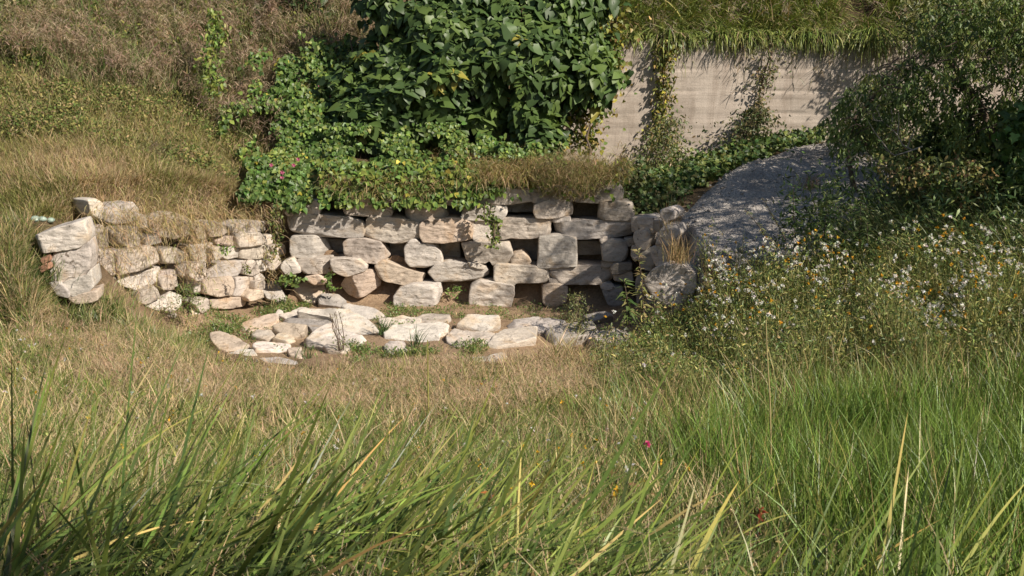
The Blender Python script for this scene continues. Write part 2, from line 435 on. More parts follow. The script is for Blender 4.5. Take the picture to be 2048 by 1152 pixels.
def stone(name, label, cat, group, poly, plane, T, seed, tone='', crag=1.0, facets=3, face=None, grow=0.02):
    rg = np.random.default_rng(seed)
    P0, u, v, n = [np.asarray(a, float) for a in plane]
    d = rays(poly[:, 0], poly[:, 1])
    t = (P0 @ n) / (d @ n)
    W = d * t[:, None]
    c3 = W.mean(0)
    q = np.stack([(W - c3) @ u, (W - c3) @ v], -1)
    ar = (q[:, 0] * np.roll(q[:, 1], -1) - np.roll(q[:, 0], -1) * q[:, 1]).sum()
    if ar < 0: q = q[::-1]
    e_ = np.roll(q, -1, 0) - q; en = np.stack([e_[:, 1], -e_[:, 0]], -1); en /= np.linalg.norm(en, axis=1)[:, None] + 1e-9
    nb = en + np.roll(en, 1, 0); nb /= (nb * nb).sum(1)[:, None] / 2 + .25
    q = q + nb * grow
    # soften corners a little, resample evenly
    m = []
    for i in range(len(q)):
        a, b, c = q[i - 1], q[i], q[(i + 1) % len(q)]
        k = min(0.16, 0.02 / max(np.linalg.norm(b - a), 1e-3)); l = min(0.16, 0.02 / max(np.linalg.norm(c - b), 1e-3))
        m += [b + (a - b) * k, b + (a - b) * k * .25 + (c - b) * l * .25, b + (c - b) * l]
    m = np.array(m); m2 = np.vstack([m, m[:1]])
    seg = np.linalg.norm(np.diff(m2, axis=0), axis=1); cum = np.concatenate([[0], np.cumsum(seg)])
    per = cum[-1]
    M = int(np.clip(per / 0.022, 28, 140))
    s = np.linspace(0, per, M, endpoint=False)
    o = np.stack([np.interp(s, cum, m2[:, 0]), np.interp(s, cum, m2[:, 1])], -1)
    area2 = (o[:, 0] * np.roll(o[:, 1], -1) - np.roll(o[:, 0], -1) * o[:, 1]).sum()
    if area2 < 0: o = o[::-1]
    size = math.sqrt(abs(area2) / 2)
    jit = fbm(np.concatenate([o * 7, np.full((M, 1), seed * 1.37)], 1), 3)
    o = o * (1.0 + 0.03 * jit * crag)[:, None]
    nrm = o / (np.linalg.norm(o, axis=1)[:, None] + 1e-9); o = o + nrm * 0.008
    r = min(0.02 if grow > .01 else .034, size * 0.09)
    cc = o.mean(0)
    nring = int(np.clip(size / 0.035, 6, 16))
    ss = np.concatenate([[1.0], 1 - 0.5 * np.array([0.03, 0.07, 0.12, 0.19]) , np.linspace(0.86, 0.0, nring + 1)[:-1]])
    V = []
    # facet planes that chip the face away towards its edges
    fc = []
    for k in range(facets):
        ph = rg.uniform(0, 6.283); dr = np.array([math.cos(ph), math.sin(ph)])
        sup = (o @ dr).max()
        fc.append((dr, sup * rg.uniform(0.66, 0.94), rg.uniform(0.5, 1.6)))
    if face: fc = [(np.array([math.cos(math.radians(a)), math.sin(math.radians(a))]), (o @ np.array([math.cos(math.radians(a)), math.sin(math.radians(a))])).max() * f, k) for a, f, k in face] + fc[:1]
    tilt = rg.normal(0, 0.06, 2)
    def depth(p, e):
        w = r * (1 - np.sqrt(np.clip(1 - (1 - np.minimum(e / r, 1)) ** 2, 0, 1)))
        for dr, off, k in fc: w = w + np.maximum(0, (p @ dr) - off) * k
        return w + p @ tilt
    maxw = 0
    for sc in ss:
        p = cc + (o - cc) * sc
        e = (1 - sc) * size * 0.6
        V.append(np.concatenate([p, depth(p, np.full(M, e))[:, None]], 1))
    front = np.array(V[::-1])                                   # inner to rim
    rim = front[-1]
    mid = [np.concatenate([cc + (o - cc) * (1 - 0.10 * f * f + 0.012 * math.sin(9 * f + seed)), (rim[:, 2] * (1 - f) + T * f)[:, None]], 1) for f in (0.12, 0.25, 0.42, 0.6, 0.8, 1.0)]
    back = [np.concatenate([cc + (o - cc) * f, np.full((M, 1), T + 0.02)], 1) for f in (0.6,)]
    grid = np.concatenate([front, np.array(mid), np.array(back)], 0)
    K = len(grid)
    L = grid.reshape(-1, 3)
    cen = np.array([[cc[0], cc[1], depth(cc[None], np.array([size]))[0]], [cc[0], cc[1], T + 0.02]])
    L = np.vstack([L, cen])
    # broken rock relief: bedding planes across, chips, fine grit
    Pn = L + seed * 3.1
    bed = fbm(Pn * np.array([2.2, 13.0, 5.0]) , 3)
    chip = fbm(Pn * 6.0, 3)
    crag_ = -np.abs(fbm(Pn * np.array([4, 7, 4]), 3))
    disp = crag * size ** 0.5 * (0.020 * bed + 0.018 * chip + 0.05 * (crag_ + 0.18))
    out = L - np.array([cc[0], cc[1], T * 0.45]); out /= np.linalg.norm(out, axis=1)[:, None] + 1e-9
    wgt = np.array([0.35, 0.35, 1.0])
    L = L + out * wgt * disp[:, None]
    # world
    X = c3 + L[:, :1] * u + L[:, 1:2] * v + L[:, 2:3] * n
    F, st = [], []
    loops = []
    i0 = np.arange(M); i1 = (i0 + 1) % M
    for k in range(K - 1):
        a = k * M
        loops.append(np.stack([a + i0, a + i1, a + M + i1, a + M + i0], -1)[:, ::-1])
    quads = np.concatenate(loops)
    tri1 = np.stack([np.full(M, K * M), i1, i0], -1)[:, ::-1]
    tri2 = np.stack([np.full(M, K * M + 1), (K - 1) * M + i0, (K - 1) * M + i1], -1)[:, ::-1]
    lo = np.concatenate([quads.ravel(), tri1.ravel(), tri2.ravel()])
    st = np.concatenate([np.arange(len(quads)) * 4, len(quads) * 4 + np.arange(2 * M) * 3])
    org = np.array([X[:, 0].mean(), X[:, 1].mean(), X[:, 2].min()])
    ob = mesh_np(name, X - org, lo, st, M_STONE, smooth_=True)
    ob.location = org
    # orientation check so that faces look outwards
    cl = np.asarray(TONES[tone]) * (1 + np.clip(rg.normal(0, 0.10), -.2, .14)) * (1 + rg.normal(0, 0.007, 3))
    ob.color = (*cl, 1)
    return tag(ob, label, cat, group)

def wall_plane(poly, z, jit):
    py = poly[:, 1].mean()
    Y = 20.0 + (600 - py) / 200 * 0.22 + jit
    return (np.array([0, Y, 0]), (1, 0, 0), (0, 0, 1), (0, 1, 0))
def wing_plane(poly, z, jit):
    py = poly[:, 1].mean()
    off = 0.0 + (620 - py) / 200 * 0.25 + jit
    return (np.array([CORN[0] + wn[0] * off, CORN[1] - .25 + wn[1] * off, 0]), (wt_[0], wt_[1], 0), (0, 0, 1), (wn[0], wn[1], 0))
def end_plane(poly, z, jit):
    a = math.radians(6)
    return (np.array([-5.75, 16.36 + jit * .4, 0]), (math.cos(a), math.sin(a), 0), (0, 0, 1), (-math.sin(a), math.cos(a), 0))
def right_plane(poly, z, jit):
    px = poly[:, 0].mean()
    Y = np.interp(px, [1240, 1300, 1345, 1400], [20.05, 19.7, 18.3, 16.9]) + jit - (.75 if poly[:, 1].max() - poly[:, 1].min() > 80 else 0)
    x = G(px, Y, -3.5)[0]
    a = math.radians(-25)
    return (np.array([x, Y, 0]), (math.cos(a), math.sin(a), 0), (0, 0, 1), (-math.sin(a), math.cos(a), 0))
def slab_plane(tilt):
    def f(poly, z, jit):
        k = poly[:, 1].argmax()
        p = at(poly[k, 0], poly[k, 1], 1.0); Y = (ZF + 0.025 + jit * .15) / p[2]
        if Y > 20.1: Y = 20.1
        P0 = p * Y; t = math.radians(tilt)
        return (P0, (1, 0, 0), (0, math.cos(t), math.sin(t)), (0, math.sin(t), -math.cos(t)))
    return f
PL = {'W': (wall_plane, 0.62), 'L': (wing_plane, 0.42), 'E': (end_plane, 0.6), 'R': (right_plane, 0.5),
      'H': (slab_plane(10), 0.3), 'T': (slab_plane(34), 0.32)}
GW, GL, GE, GF, GR = ("stacked stones of the back retaining wall", "stacked stones of the left wing wall", "stones at the free end of the left wing wall",
      "flat rocks on the pit floor", "stones below the gravel mound")
GROUP = {'W': GW, 'L': GL, 'E': GE, 'R': GR, 'H': GF, 'T': GF}

TABLE = r"""
A|W||capstone|capstone with a ragged lower edge under dry grass at the back wall's top left|420,165 470,95 560,75 700,70 765,90 762,180 640,182 520,187
A|W||capstone|capstone almost wholly hidden by hanging vines, above the top course's second square gap|770,90 880,80 1010,90 1010,203 850,198 772,186
P|W||capstone|tall pale capstone streaked with leaf shadows, left of the hanging green creeper|877,403 888,379 920,368 952,366 972,386 970,410 940,410 900,409
B|W||capstone|broad capstone under dry straw, just right of the crack above the hanging creeper|258,130 260,100 330,88 540,120 562,180 420,199 340,210 275,205
B|W||capstone|capstone behind the bushy dry overhang, above the widest gap of the back wall's top|568,130 760,115 850,120 858,183 720,193 580,188
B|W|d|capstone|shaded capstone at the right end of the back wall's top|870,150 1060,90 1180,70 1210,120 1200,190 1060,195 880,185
A|W|w|wall_stone|pale stone block tucked right under the ivy at the top left of the back wall|175,245 240,195 330,200 345,250 330,298 185,305
A|W||wall_stone|small brownish stone at the far left of the top course, half under ivy|85,290 90,250 150,235 170,260 165,300 100,305
A|W||wall_stone|rectangular straw-shadowed block, second from the ivy in the top course|530,195 560,185 760,195 850,210 895,285 885,312 740,312 535,300 525,240
A|W||wall_stone|rounded pale block between the two small square gaps of the top course|1010,330 1000,270 1060,215 1180,212 1270,230 1325,300 1310,322 1200,352 1025,352
B|W|w|wall_stone|trapezoid block behind the top of the green creeper in the top course|80,300 110,220 180,215 390,232 395,255 365,312 85,312
B|W||wall_stone|block directly below the bushy dry overhang at the right of the top course|595,215 660,190 840,185 853,215 852,282 700,300 605,295 590,255
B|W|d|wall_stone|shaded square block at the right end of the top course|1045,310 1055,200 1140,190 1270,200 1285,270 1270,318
A|W|g|wall_stone|long grey block with a white chipped lower edge, left end of second course|85,325 100,305 250,308 560,330 650,360 680,390 682,440 660,475 560,475 280,468 130,440 95,370
A|W||wall_stone|wide second-course block between the long grey block and the brown-streaked one|710,340 760,325 960,340 1105,375 1105,480 1090,495 950,518 780,505 690,475 690,440
A|W|o|wall_stone|brown-streaked slanting block just left of the narrow upright block in the second course|1115,380 1200,345 1380,335 1490,365 1515,430 1510,490 1300,515 1135,512 1115,460
B|W|w|wall_stone|narrow upright block beside the green creeper in the second course|165,345 180,325 270,328 282,400 285,470 230,490 180,480 165,440
B|W||chinking_stone|tiny pale stone wedged at the upper left corner of the narrow upright block|122,330 160,325 162,350 130,352
B|W||wall_stone|wide buff block right of the green creeper in the second course|290,330 360,310 700,312 695,400 680,425 520,440 430,435 330,455 292,430
B|W|g|wall_stone|longest block of the back wall, grey with rounded left end, second course|735,340 760,330 1280,320 1275,420 1140,432 890,445 780,440 750,410
B|W|w|chinking_stone|thin pale wedge lying on the left end of the longest block|710,325 735,298 835,295 840,318 730,330
A|W|g|wall_stone|grey cube-like block with bright right side, left end of third course|120,500 135,478 300,475 370,510 410,600 320,650 285,662 135,620 122,590
A|W||wall_stone|pale block tapering to the right, above the slumped earth in the third course|530,520 560,500 700,500 800,520 870,625 800,680 760,675 560,645 535,600
A|W|w|wall_stone|cracked layered block with loose chips on top in the third course|1000,560 1040,505 1080,500 1120,540 1200,530 1265,600 1280,670 1240,690 1150,712 1040,700 1005,650
B|W||wall_stone|wedge-shaped block with a dark notch below, right under the foot of the green creeper|85,480 180,475 360,480 410,475 440,590 425,620 300,628 280,590 240,612 140,605 120,590
B|W|w|wall_stone|biggest squarish block of the back wall, standing tall with a horizontal crack|630,440 760,430 875,455 882,560 880,635 690,648 615,645 625,540
B|W|g|wall_stone|shaded rounded block at the right end of the third course|1065,500 1130,455 1225,470 1243,545 1220,595 1140,600 1075,595 1070,540
B|W||chinking_stone|small round stone on the upper left of the shaded rounded block|1050,460 1080,437 1120,440 1125,490 1085,500
B|W|d|chinking_stone|small dark stone at the upper right of the shaded rounded block|1225,450 1285,445 1288,480 1245,495
B|W|o|rubble_stone|broken orange rubble filling the gap left of the biggest squarish block|430,585 455,560 510,550 545,580 560,605 540,624 435,622
A|W||wall_stone|low pale stone below the grey cube-like block|175,660 300,650 430,640 440,680 420,740 390,755 220,750 190,720
A|W|w|wall_stone|boat-shaped stone with a dark left end, above the vine-edged dark hole|430,655 520,650 640,655 700,700 690,735 550,775 520,770 440,730
A|W|o|wall_stone|brown stone slanting down to the right in the middle of the fourth course|770,700 830,665 900,690 1060,750 1140,775 1110,845 1000,840 850,810 800,780
P|W|w|wall_stone|long pale stone with pointed ends in the fourth course, below the cracked layered block|857,545 870,532 896,525 937,530 971,538 976,549 957,560 900,562 873,562
B|W||chinking_stone|thin flat chip on top of the long pale stone with pointed ends|125,615 190,622 250,648 235,658 130,632
B|W||wall_stone|chunky block with a knobbly face, left of the long half-shaded block in the fourth course|312,650 330,632 560,640 690,660 695,720 670,750 460,748 440,770 350,765 315,730
B|W||wall_stone|long block half in sun, half in shade, right of the fourth course|703,680 830,662 870,638 1090,640 1120,660 1140,720 1110,765 860,755 740,760 705,720
B|W|w|chinking_stone|thin pale slip between the biggest squarish block and the half-shaded block|695,655 830,643 830,660 700,664
B|W|d|chinking_stone|small dark stone above the right end of the half-shaded block|1065,620 1100,600 1130,610 1125,645 1070,640
B|W|g|chinking_stone|small grey stone just right of the pale shaded block's foot, above two dark stones|1140,605 1195,603 1195,625 1145,628
A|W|o|boulder|orange-sided boulder with a white peaked face at the left of the bottom course|495,870 550,790 640,745 740,740 795,810 790,860 700,920 630,945 560,930
A|W|w|boulder|large smooth squarish boulder standing on earth in the middle of the bottom course|915,940 960,880 1060,850 1260,850 1270,930 1240,990 1100,1055 960,1040 915,990
B|W|w|boulder|white flat-faced boulder left of the sunlit earth gap in the bottom course|150,780 210,745 330,755 440,775 440,840 415,940 360,942 140,905 140,850
B|W|o|boulder|brown rounded boulder right of the sunlit earth gap in the bottom course|650,780 700,765 780,770 815,790 810,880 750,935 700,935 655,890
B|W||chinking_stone|flat stone on top of the brown rounded boulder|695,730 740,735 780,765 700,764
B|W|g|boulder|blue-grey shaded boulder at the right end of the bottom course|1070,810 1120,790 1200,790 1205,900 1160,930 1110,900
B|W|g|chinking_stone|flat shaded stone on top of the blue-grey boulder|1058,775 1090,760 1130,765 1150,785 1100,798 1060,792
A|W|o|wall_stone|half-buried low stone under the low pale stone at the left foot of the back wall|235,790 330,775 385,810 380,835 290,838 240,810
A|W|w|wall_stone|tilted white stone in the inner corner where the two walls meet|60,680 130,645 180,720 185,745 90,765 50,710
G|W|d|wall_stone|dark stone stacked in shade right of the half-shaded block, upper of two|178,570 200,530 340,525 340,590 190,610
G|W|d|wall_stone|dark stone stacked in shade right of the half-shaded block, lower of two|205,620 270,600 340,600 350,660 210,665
C|E|w|wall_stone|big white wedge-shaped stone on top of the wing wall's free end|75,365 190,320 440,245 470,350 470,395 400,440 250,465 120,478
C|E|w|wall_stone|large smooth square stone with a curved dark groove in the wing wall's end|215,500 260,470 400,440 475,400 495,500 485,620 460,665 260,705 205,690 205,580
C|E|w|wall_stone|white blocky stone under the grooved square stone of the wing wall's end|280,720 480,660 500,620 515,740 470,790 360,815 340,790
C|E|o|wall_stone|thin flat brownish stone lying lowest at the free end of the wing wall|330,830 540,785 550,840 510,855 350,875
C|E|g|wall_stone|grey stone half in the grass at the lower left of the free end|195,720 270,715 335,790 330,820 250,805
C|L|w|wall_stone|pale spotted stone behind dry grass, above and left of the slanting top stone|480,80 560,70 610,110 600,200 590,230 520,190
C|L|w|wall_stone|large slanting stone with a bright left face, topmost on the wing wall|595,150 700,110 830,95 880,160 870,230 780,250 690,260 600,230
C|L||wall_stone|squarish stone with crooked grass shadows, just right of the white wedge-shaped stone|500,280 600,270 640,330 640,450 540,455 500,360
C|L||wall_stone|stone half veiled by dry grass, below the slanting top stone|680,320 720,290 880,290 900,420 820,450 720,400
C|L|w|wall_stone|small bright stone at the right end of the slanting top stone|870,230 930,190 960,250 960,290 880,290
C|L||wall_stone|stone in two broken halves with a dark gap beneath, in the wing wall|720,500 780,470 960,430 1030,450 1050,530 1040,570 900,620 810,640 740,660
C|L|w|wall_stone|stone slanting to the right below the one with broken halves|715,700 800,660 1040,590 1060,650 1040,720 900,765 850,770 750,740
C|L||wall_stone|small squarish stone beside a green creeping plant low in the wing wall's left half|900,790 1020,735 1035,830 930,885 880,860
C|L|w|wall_stone|small pale stone sunk in green grass at the foot of the wing wall's left half|910,900 1040,840 1060,900 1010,950 920,940
D|L|w|wall_stone|bright upright stone with a curved lower edge, left of the feathery green weed|165,800 240,705 330,740 320,810 210,895 160,890
C|L|g|wall_stone|small grey stone in dry grass, right of the grass-veiled stone|920,370 1030,350 1050,400 940,430
D|L||wall_stone|stone at the left of the wing wall's neat top course, below green-brown grass|520,180 590,165 690,240 660,270 540,285 525,230
D|L||wall_stone|long stone at the right of the wing wall's neat top course|700,200 800,165 960,165 960,240 860,250 720,260
D|L|o|wall_stone|buff stone in the wing wall's second course, above the little green plant|580,310 640,280 760,280 775,345 740,355 590,340
D|L||wall_stone|larger stone with a slanting end in the wing wall's second course|765,265 930,250 960,320 940,345 780,368 770,340
D|L|w|chinking_stone|small white pitted stone at the right end of the wing wall's second course|945,290 1010,270 1015,330 950,345
D|L||wall_stone|rounded stone with dry grass on its left in the wing wall's third course|565,370 620,360 640,420 620,460 580,460
D|L|w|wall_stone|pointed wedge behind the little green plant in the wing wall's third course|640,420 650,370 740,355 790,400 775,435 680,455 650,445
D|L||wall_stone|long straight stone at the right of the wing wall's third course|785,375 850,355 1005,345 1015,420 990,445 840,458 780,450
D|L|g|wall_stone|long rough-faced stone with grass over its left end, above the layered stone|490,600 560,530 620,480 800,465 810,560 790,575 620,605 500,612
D|L||wall_stone|squarish stone right of a green tuft in the wing wall's fourth course|810,480 880,465 925,560 870,582 805,570
D|L|w|wall_stone|small bright lumpy stone right of the squarish fourth-course stone|895,470 960,462 975,530 940,560 920,540
D|L|w|chinking_stone|little round stone between the lumpy stone and the large smooth-ended one|885,590 930,570 960,600 950,620 890,625
D|L|o|wall_stone|layered stone with many thin horizontal splits, largest of the wing wall|495,640 510,610 730,590 735,680 705,735 600,742 500,720
D|L|w|wall_stone|smooth bright stone touching the right end of the layered stone|735,600 870,588 890,640 860,720 760,742 710,735 738,680
D|L||wall_stone|small stone just left of the leaning grey slab|890,630 965,620 960,680 920,695 885,685
D|L|o|wall_stone|long low sandy stone under the layered stone at the wing wall's foot|540,770 660,750 830,745 830,810 700,835 560,835
D|L|o|wall_stone|small sandy stone at the foot of the wing wall, left of the leaning slab's base|835,750 870,700 940,690 960,745 850,780
D|L||wall_stone|stone slanting down to a point at the left of the low sandy stone|410,790 540,760 540,840 485,875 440,830
D|L||wall_stone|large flat-faced stone at the front foot of the wing wall beside green grass|280,900 470,865 440,960 360,1005 300,960
D|L||wall_stone|stone in rough grass left of the flat-faced foot stone|150,920 280,870 270,940 190,1005 150,960
D|L||wall_stone|stone under hanging dry grass, right of the one with broken halves|180,390 280,370 370,420 300,480 190,490
D|L||wall_stone|dull stone above the bright upright stone with a curved lower edge|150,590 290,570 270,690 180,690
D|L||wall_stone|stone half hidden by the straw tuft in the middle of the wing wall|290,510 390,490 400,570 310,590
D|L|w|wall_stone|upright pale stone left of the layered stone, behind the feathery green weed|410,620 470,600 490,680 440,720 420,710
D|L||wall_stone|flat stone under the feathery green weed|370,860 440,830 450,865 390,875
D|L||wall_stone|stone with clinging dry vines, beside the tilted white corner stone|1010,430 1080,425 1090,480 1075,530 1000,540 980,490
D|L||wall_stone|stone with clinging dry vines at the wing wall's inner end, third course|1030,360 1110,340 1120,410 1040,425
D|L|o|wall_stone|dull stone in the dry grass above the wing wall's neat courses|420,220 500,200 515,290 450,300
D|T|g|leaning_slab|blue-grey slab leaning in the corner between the two walls|940,680 985,635 1045,620 1120,750 1080,780 980,745
A|T|o|floor_rock|low two-toned rock at the left foot of the back wall|140,870 230,835 370,840 385,900 330,940 300,970 220,950
A|T|g|floor_rock|small grey wedge rock beside the two-toned rock|330,915 480,920 540,960 500,1000 340,985
E|H|w|floor_rock|largest rock of the floor, broad and white, sloping down to the right|960,390 1050,335 1300,335 1420,350 1430,385 1540,420 1640,480 1720,550 1690,590 1590,600 1400,540 1250,420 1000,395
E|H|g|floor_rock|grey rock leaning on the left side of the largest white rock|820,430 950,385 1230,395 1260,440 1260,540 1100,560 1060,500 870,460
E|T|g|floor_rock|grey wedge rock behind the right shoulder of the largest white rock|1350,325 1400,305 1620,335 1740,375 1680,410 1560,430 1440,385
E|H|o|floor_rock|long low buff rock lying left of the grey rock|440,490 520,440 760,400 780,440 750,475 640,500 500,540
E|T|o|floor_rock|buff block with a flat top and a brown front corner|740,495 800,475 1030,475 1000,560 930,590 820,560 750,520
E|H||floor_rock|small flat stone with a flat front, left of the buff block with a brown corner|550,570 600,530 740,530 740,580 680,600
E|H||floor_rock|small flat stone right in front of the buff block with a brown corner|735,600 780,570 870,560 930,600 860,620
E|H|o|floor_rock|brown-topped rock at the far left of the pit floor|185,565 250,555 400,590 520,650 440,690 350,710 260,690 195,620
E|H|w|floor_rock|pale yellowish rock with a rough face in front of the two small flat stones|565,690 600,650 880,620 870,680 780,700 590,725
E|H|w|floor_rock|white stone at the front left edge of the rocks, beside dry grass|310,750 440,700 550,695 590,770 450,770
E|H|w|floor_rock|white sheet of rock sloping in front of the largest rock, behind a thin dry weed|1060,575 1150,520 1250,470 1400,560 1590,600 1595,660 1430,680 1200,600
E|H||floor_rock|low rock with a dark hollow at its left, below the white sheet of rock|1020,600 1090,580 1180,620 1420,640 1410,700 1250,690 1060,650
E|H||floor_rock|front rock at the foot of the thin dry weed|1190,660 1240,650 1390,665 1420,690 1360,730 1240,710
E|H|w|floor_rock|stone sunk in grass before the big rounded pale rock|1730,690 1780,640 1900,640 1930,710 1800,750
E|H|d|floor_rock|small dark-sided stone at the left edge of the long low buff rock|220,500 330,480 335,530 230,540
E|T|w|floor_rock|small white stone standing at the right end of the long low buff rock|770,390 790,355 815,365 822,400 800,420
E|H|o|floor_rock|brown stone behind the front edge of dry grass, right of the pale yellowish rock|870,690 980,690 1000,760 900,750
E|H|g|floor_rock|flat grey stone sunk in the dry grass in front of the rocks|610,790 780,770 940,800 950,840 700,830
F|H|w|floor_rock|big rounded pale rock with orange stains, right of a green grass tuft|110,320 180,270 320,265 530,250 585,270 580,310 520,330 510,390 250,395 130,370
F|H||floor_rock|flat rock with a dark crack, in front of the large smooth squarish boulder|300,215 400,180 580,168 608,210 580,235 420,245
F|T|w|floor_rock|slab with a thick chipped front edge, in front of the white flat-faced boulder|660,265 740,195 970,195 980,240 900,290 850,318 780,295
F|H||floor_rock|pinkish grey rock just below the slab with a thick chipped front|585,350 640,285 830,320 840,380 760,430 660,430 595,400
F|H||floor_rock|wide flat rock with brown earth on its top, at the right of the floor|880,380 960,330 1080,270 1260,270 1250,350 1080,400 900,440
F|H|g|floor_rock|shaded blue-grey flat rock behind the tall dry grass clump|1340,300 1400,250 1680,240 1720,320 1600,350 1400,370
F|T|g|floor_rock|dark slab at the foot of the back wall, right of the upright weed|1620,190 1780,165 1840,185 1700,225
F|H|g|floor_rock|narrow rock almost swallowed by dry grass, lowest in the middle of the floor|740,530 900,500 1010,450 1030,490 1000,530 820,545
P|L||wall_stone|weathered stone behind the straw right of the crooked-shadowed squarish stone|178,500 216,500 228,545 222,560 182,560
P|L||wall_stone|grass-veiled stone beside the free end, below the weathered straw-hidden one|182,562 232,556 238,600 230,612 188,610
P|L||wall_stone|dull stone high in the wing wall, between the slanting top stone and the straw tuft|300,440 345,425 385,440 392,465 350,478 312,470
P|L||wall_stone|stone buried in straw just left of the wing wall's neat top course|386,455 412,450 416,480 400,492 384,482
P|L||wall_stone|stone left of the rounded stone, behind the big straw tuft|375,490 425,486 432,515 420,528 385,522
P|L||wall_stone|stone between the half-hidden straw-tuft stone and the long rough-faced stone|384,528 418,526 412,556 392,562 380,552
P|L||wall_stone|narrow stone over the bright upright stone, left of the feathery green weed|318,545 350,540 356,572 322,578
P|L||wall_stone|small stone left of the stone with broken halves, in clinging straw|212,505 240,500 246,545 220,552
P|H||floor_rock|flat pale rock half sunk between the pinkish grey rock and the one with brown earth|905,668 935,660 985,664 1000,676 975,690 930,692
P|H||floor_rock|thin flat rock behind the big rounded pale rock, in front of the smooth boulder|760,640 800,634 840,638 838,648 800,654 765,652
P|H|g|floor_rock|flat grey rock behind the rock with brown earth, below the brown rounded boulder|1015,642 1075,636 1130,642 1120,656 1060,660 1020,655
P|H|w|floor_rock|low pale rock between the long low buff rock and the leaning slab|560,628 600,615 640,620 630,632 580,638
P|H||floor_rock|flat rock at the shaded right end of the floor, behind the straw clump|1180,668 1230,655 1260,660 1250,680 1200,684
G|R|g|wall_stone|dark upright block at the top of the corner under the gravel mound|385,150 460,145 525,155 520,265 430,265 405,220
G|R||wall_stone|pointed-bottomed shaded block just below the dark upright block|360,255 495,265 480,340 445,405 395,390 365,330
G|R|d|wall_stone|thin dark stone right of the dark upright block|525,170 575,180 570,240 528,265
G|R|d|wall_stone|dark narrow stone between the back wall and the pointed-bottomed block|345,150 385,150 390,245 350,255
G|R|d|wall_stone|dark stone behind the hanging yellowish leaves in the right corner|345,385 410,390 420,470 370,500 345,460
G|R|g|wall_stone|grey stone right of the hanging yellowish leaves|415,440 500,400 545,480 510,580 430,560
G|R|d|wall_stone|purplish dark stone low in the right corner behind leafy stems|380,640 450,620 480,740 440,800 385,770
G|R|w|boulder|white rock peeping out at the top left edge of the gravel|583,90 640,80 690,110 680,150 620,165 585,140
G|R|g|boulder|blue-grey rock below the white peeping rock, with straw in front|540,375 560,280 620,215 700,220 720,280 640,380
G|R|w|boulder|pale rock with a dark left side, under the dry straw tuft beside the gravel|500,400 620,370 660,400 650,520 580,540 550,560 520,480
G|R|w|boulder|largest blue-white boulder below the gravel, at the left edge of the flowers|460,660 510,590 610,535 740,545 850,610 860,720 790,850 620,880 520,790
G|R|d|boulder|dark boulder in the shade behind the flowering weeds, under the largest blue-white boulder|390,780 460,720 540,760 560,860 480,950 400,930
"""
SOFF = {}
sd = 100
for row in TABLE.strip().split("\n"):
    z, pl, tone, name, label, pts = row.split("|")
    sd += 1
    ox, oy, sc = ZOOM[z]
    poly = np.array([[float(v) for v in p.split(",")] for p in pts.split()])
    poly = np.stack([ox + poly[:, 0] / sc, oy + poly[:, 1] / sc], -1)
    fn, T = PL[pl]
    rj = np.random.default_rng(sd)
    jit = rj.uniform(-0.07, 0.07) * (1.6 if pl == 'L' else 1)
    if name == 'chinking_stone': T *= 0.5; jit = 0.02
    if name == 'capstone': T *= 1.2; jit = 0.0
    cat = {'wall_stone': 'stone', 'chinking_stone': 'stone', 'capstone': 'stone', 'floor_rock': 'rock', 'leaning_slab': 'slab', 'boulder': 'boulder', 'rubble_stone': 'rubble'}[name]
    face = None
    if 'cube-like' in label: face = [(0, 0.25, 0.9)]
    elif 'tapering to the right' in label: face = [(-15, 0.6, 1.0)]
    elif 'peaked' in label: face = [(-20, 0.1, 0.7), (200, 0.2, 0.9)]
    elif 'biggest squarish' in label or 'white flat-faced' in label or 'grooved' in label: face = [(80, 0.9, 0.5)]
    stone(name, label, cat, GROUP[pl], poly, fn(poly, z, jit), T, sd, tone, 1.2 if pl in 'HT' else 1.0, 3, face, {'W': .02, 'L': .004, 'H': .02, 'T': .02}.get(pl, .02) if name != 'chinking_stone' else .012)

# second row of rough stones behind the back wall's gaps, shade put into their dark tone
k = 0
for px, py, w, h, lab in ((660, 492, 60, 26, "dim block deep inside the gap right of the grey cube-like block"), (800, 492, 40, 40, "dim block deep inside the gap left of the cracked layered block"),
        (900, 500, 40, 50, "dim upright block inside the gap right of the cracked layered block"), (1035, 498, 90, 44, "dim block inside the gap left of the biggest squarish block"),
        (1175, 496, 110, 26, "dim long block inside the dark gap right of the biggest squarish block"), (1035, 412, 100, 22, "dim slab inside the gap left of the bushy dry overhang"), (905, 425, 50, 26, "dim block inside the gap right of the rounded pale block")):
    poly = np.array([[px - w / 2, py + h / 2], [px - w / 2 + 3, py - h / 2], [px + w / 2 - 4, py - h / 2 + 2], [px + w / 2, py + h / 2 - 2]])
    stone("backing_stone", lab, "stone", "dim backing stones inside the gaps", poly, (np.array([0, 20.62, 0]), (1, 0, 0), (0, 0, 1), (0, 1, 0)), 0.3, 400 + k, 'd'); k += 1

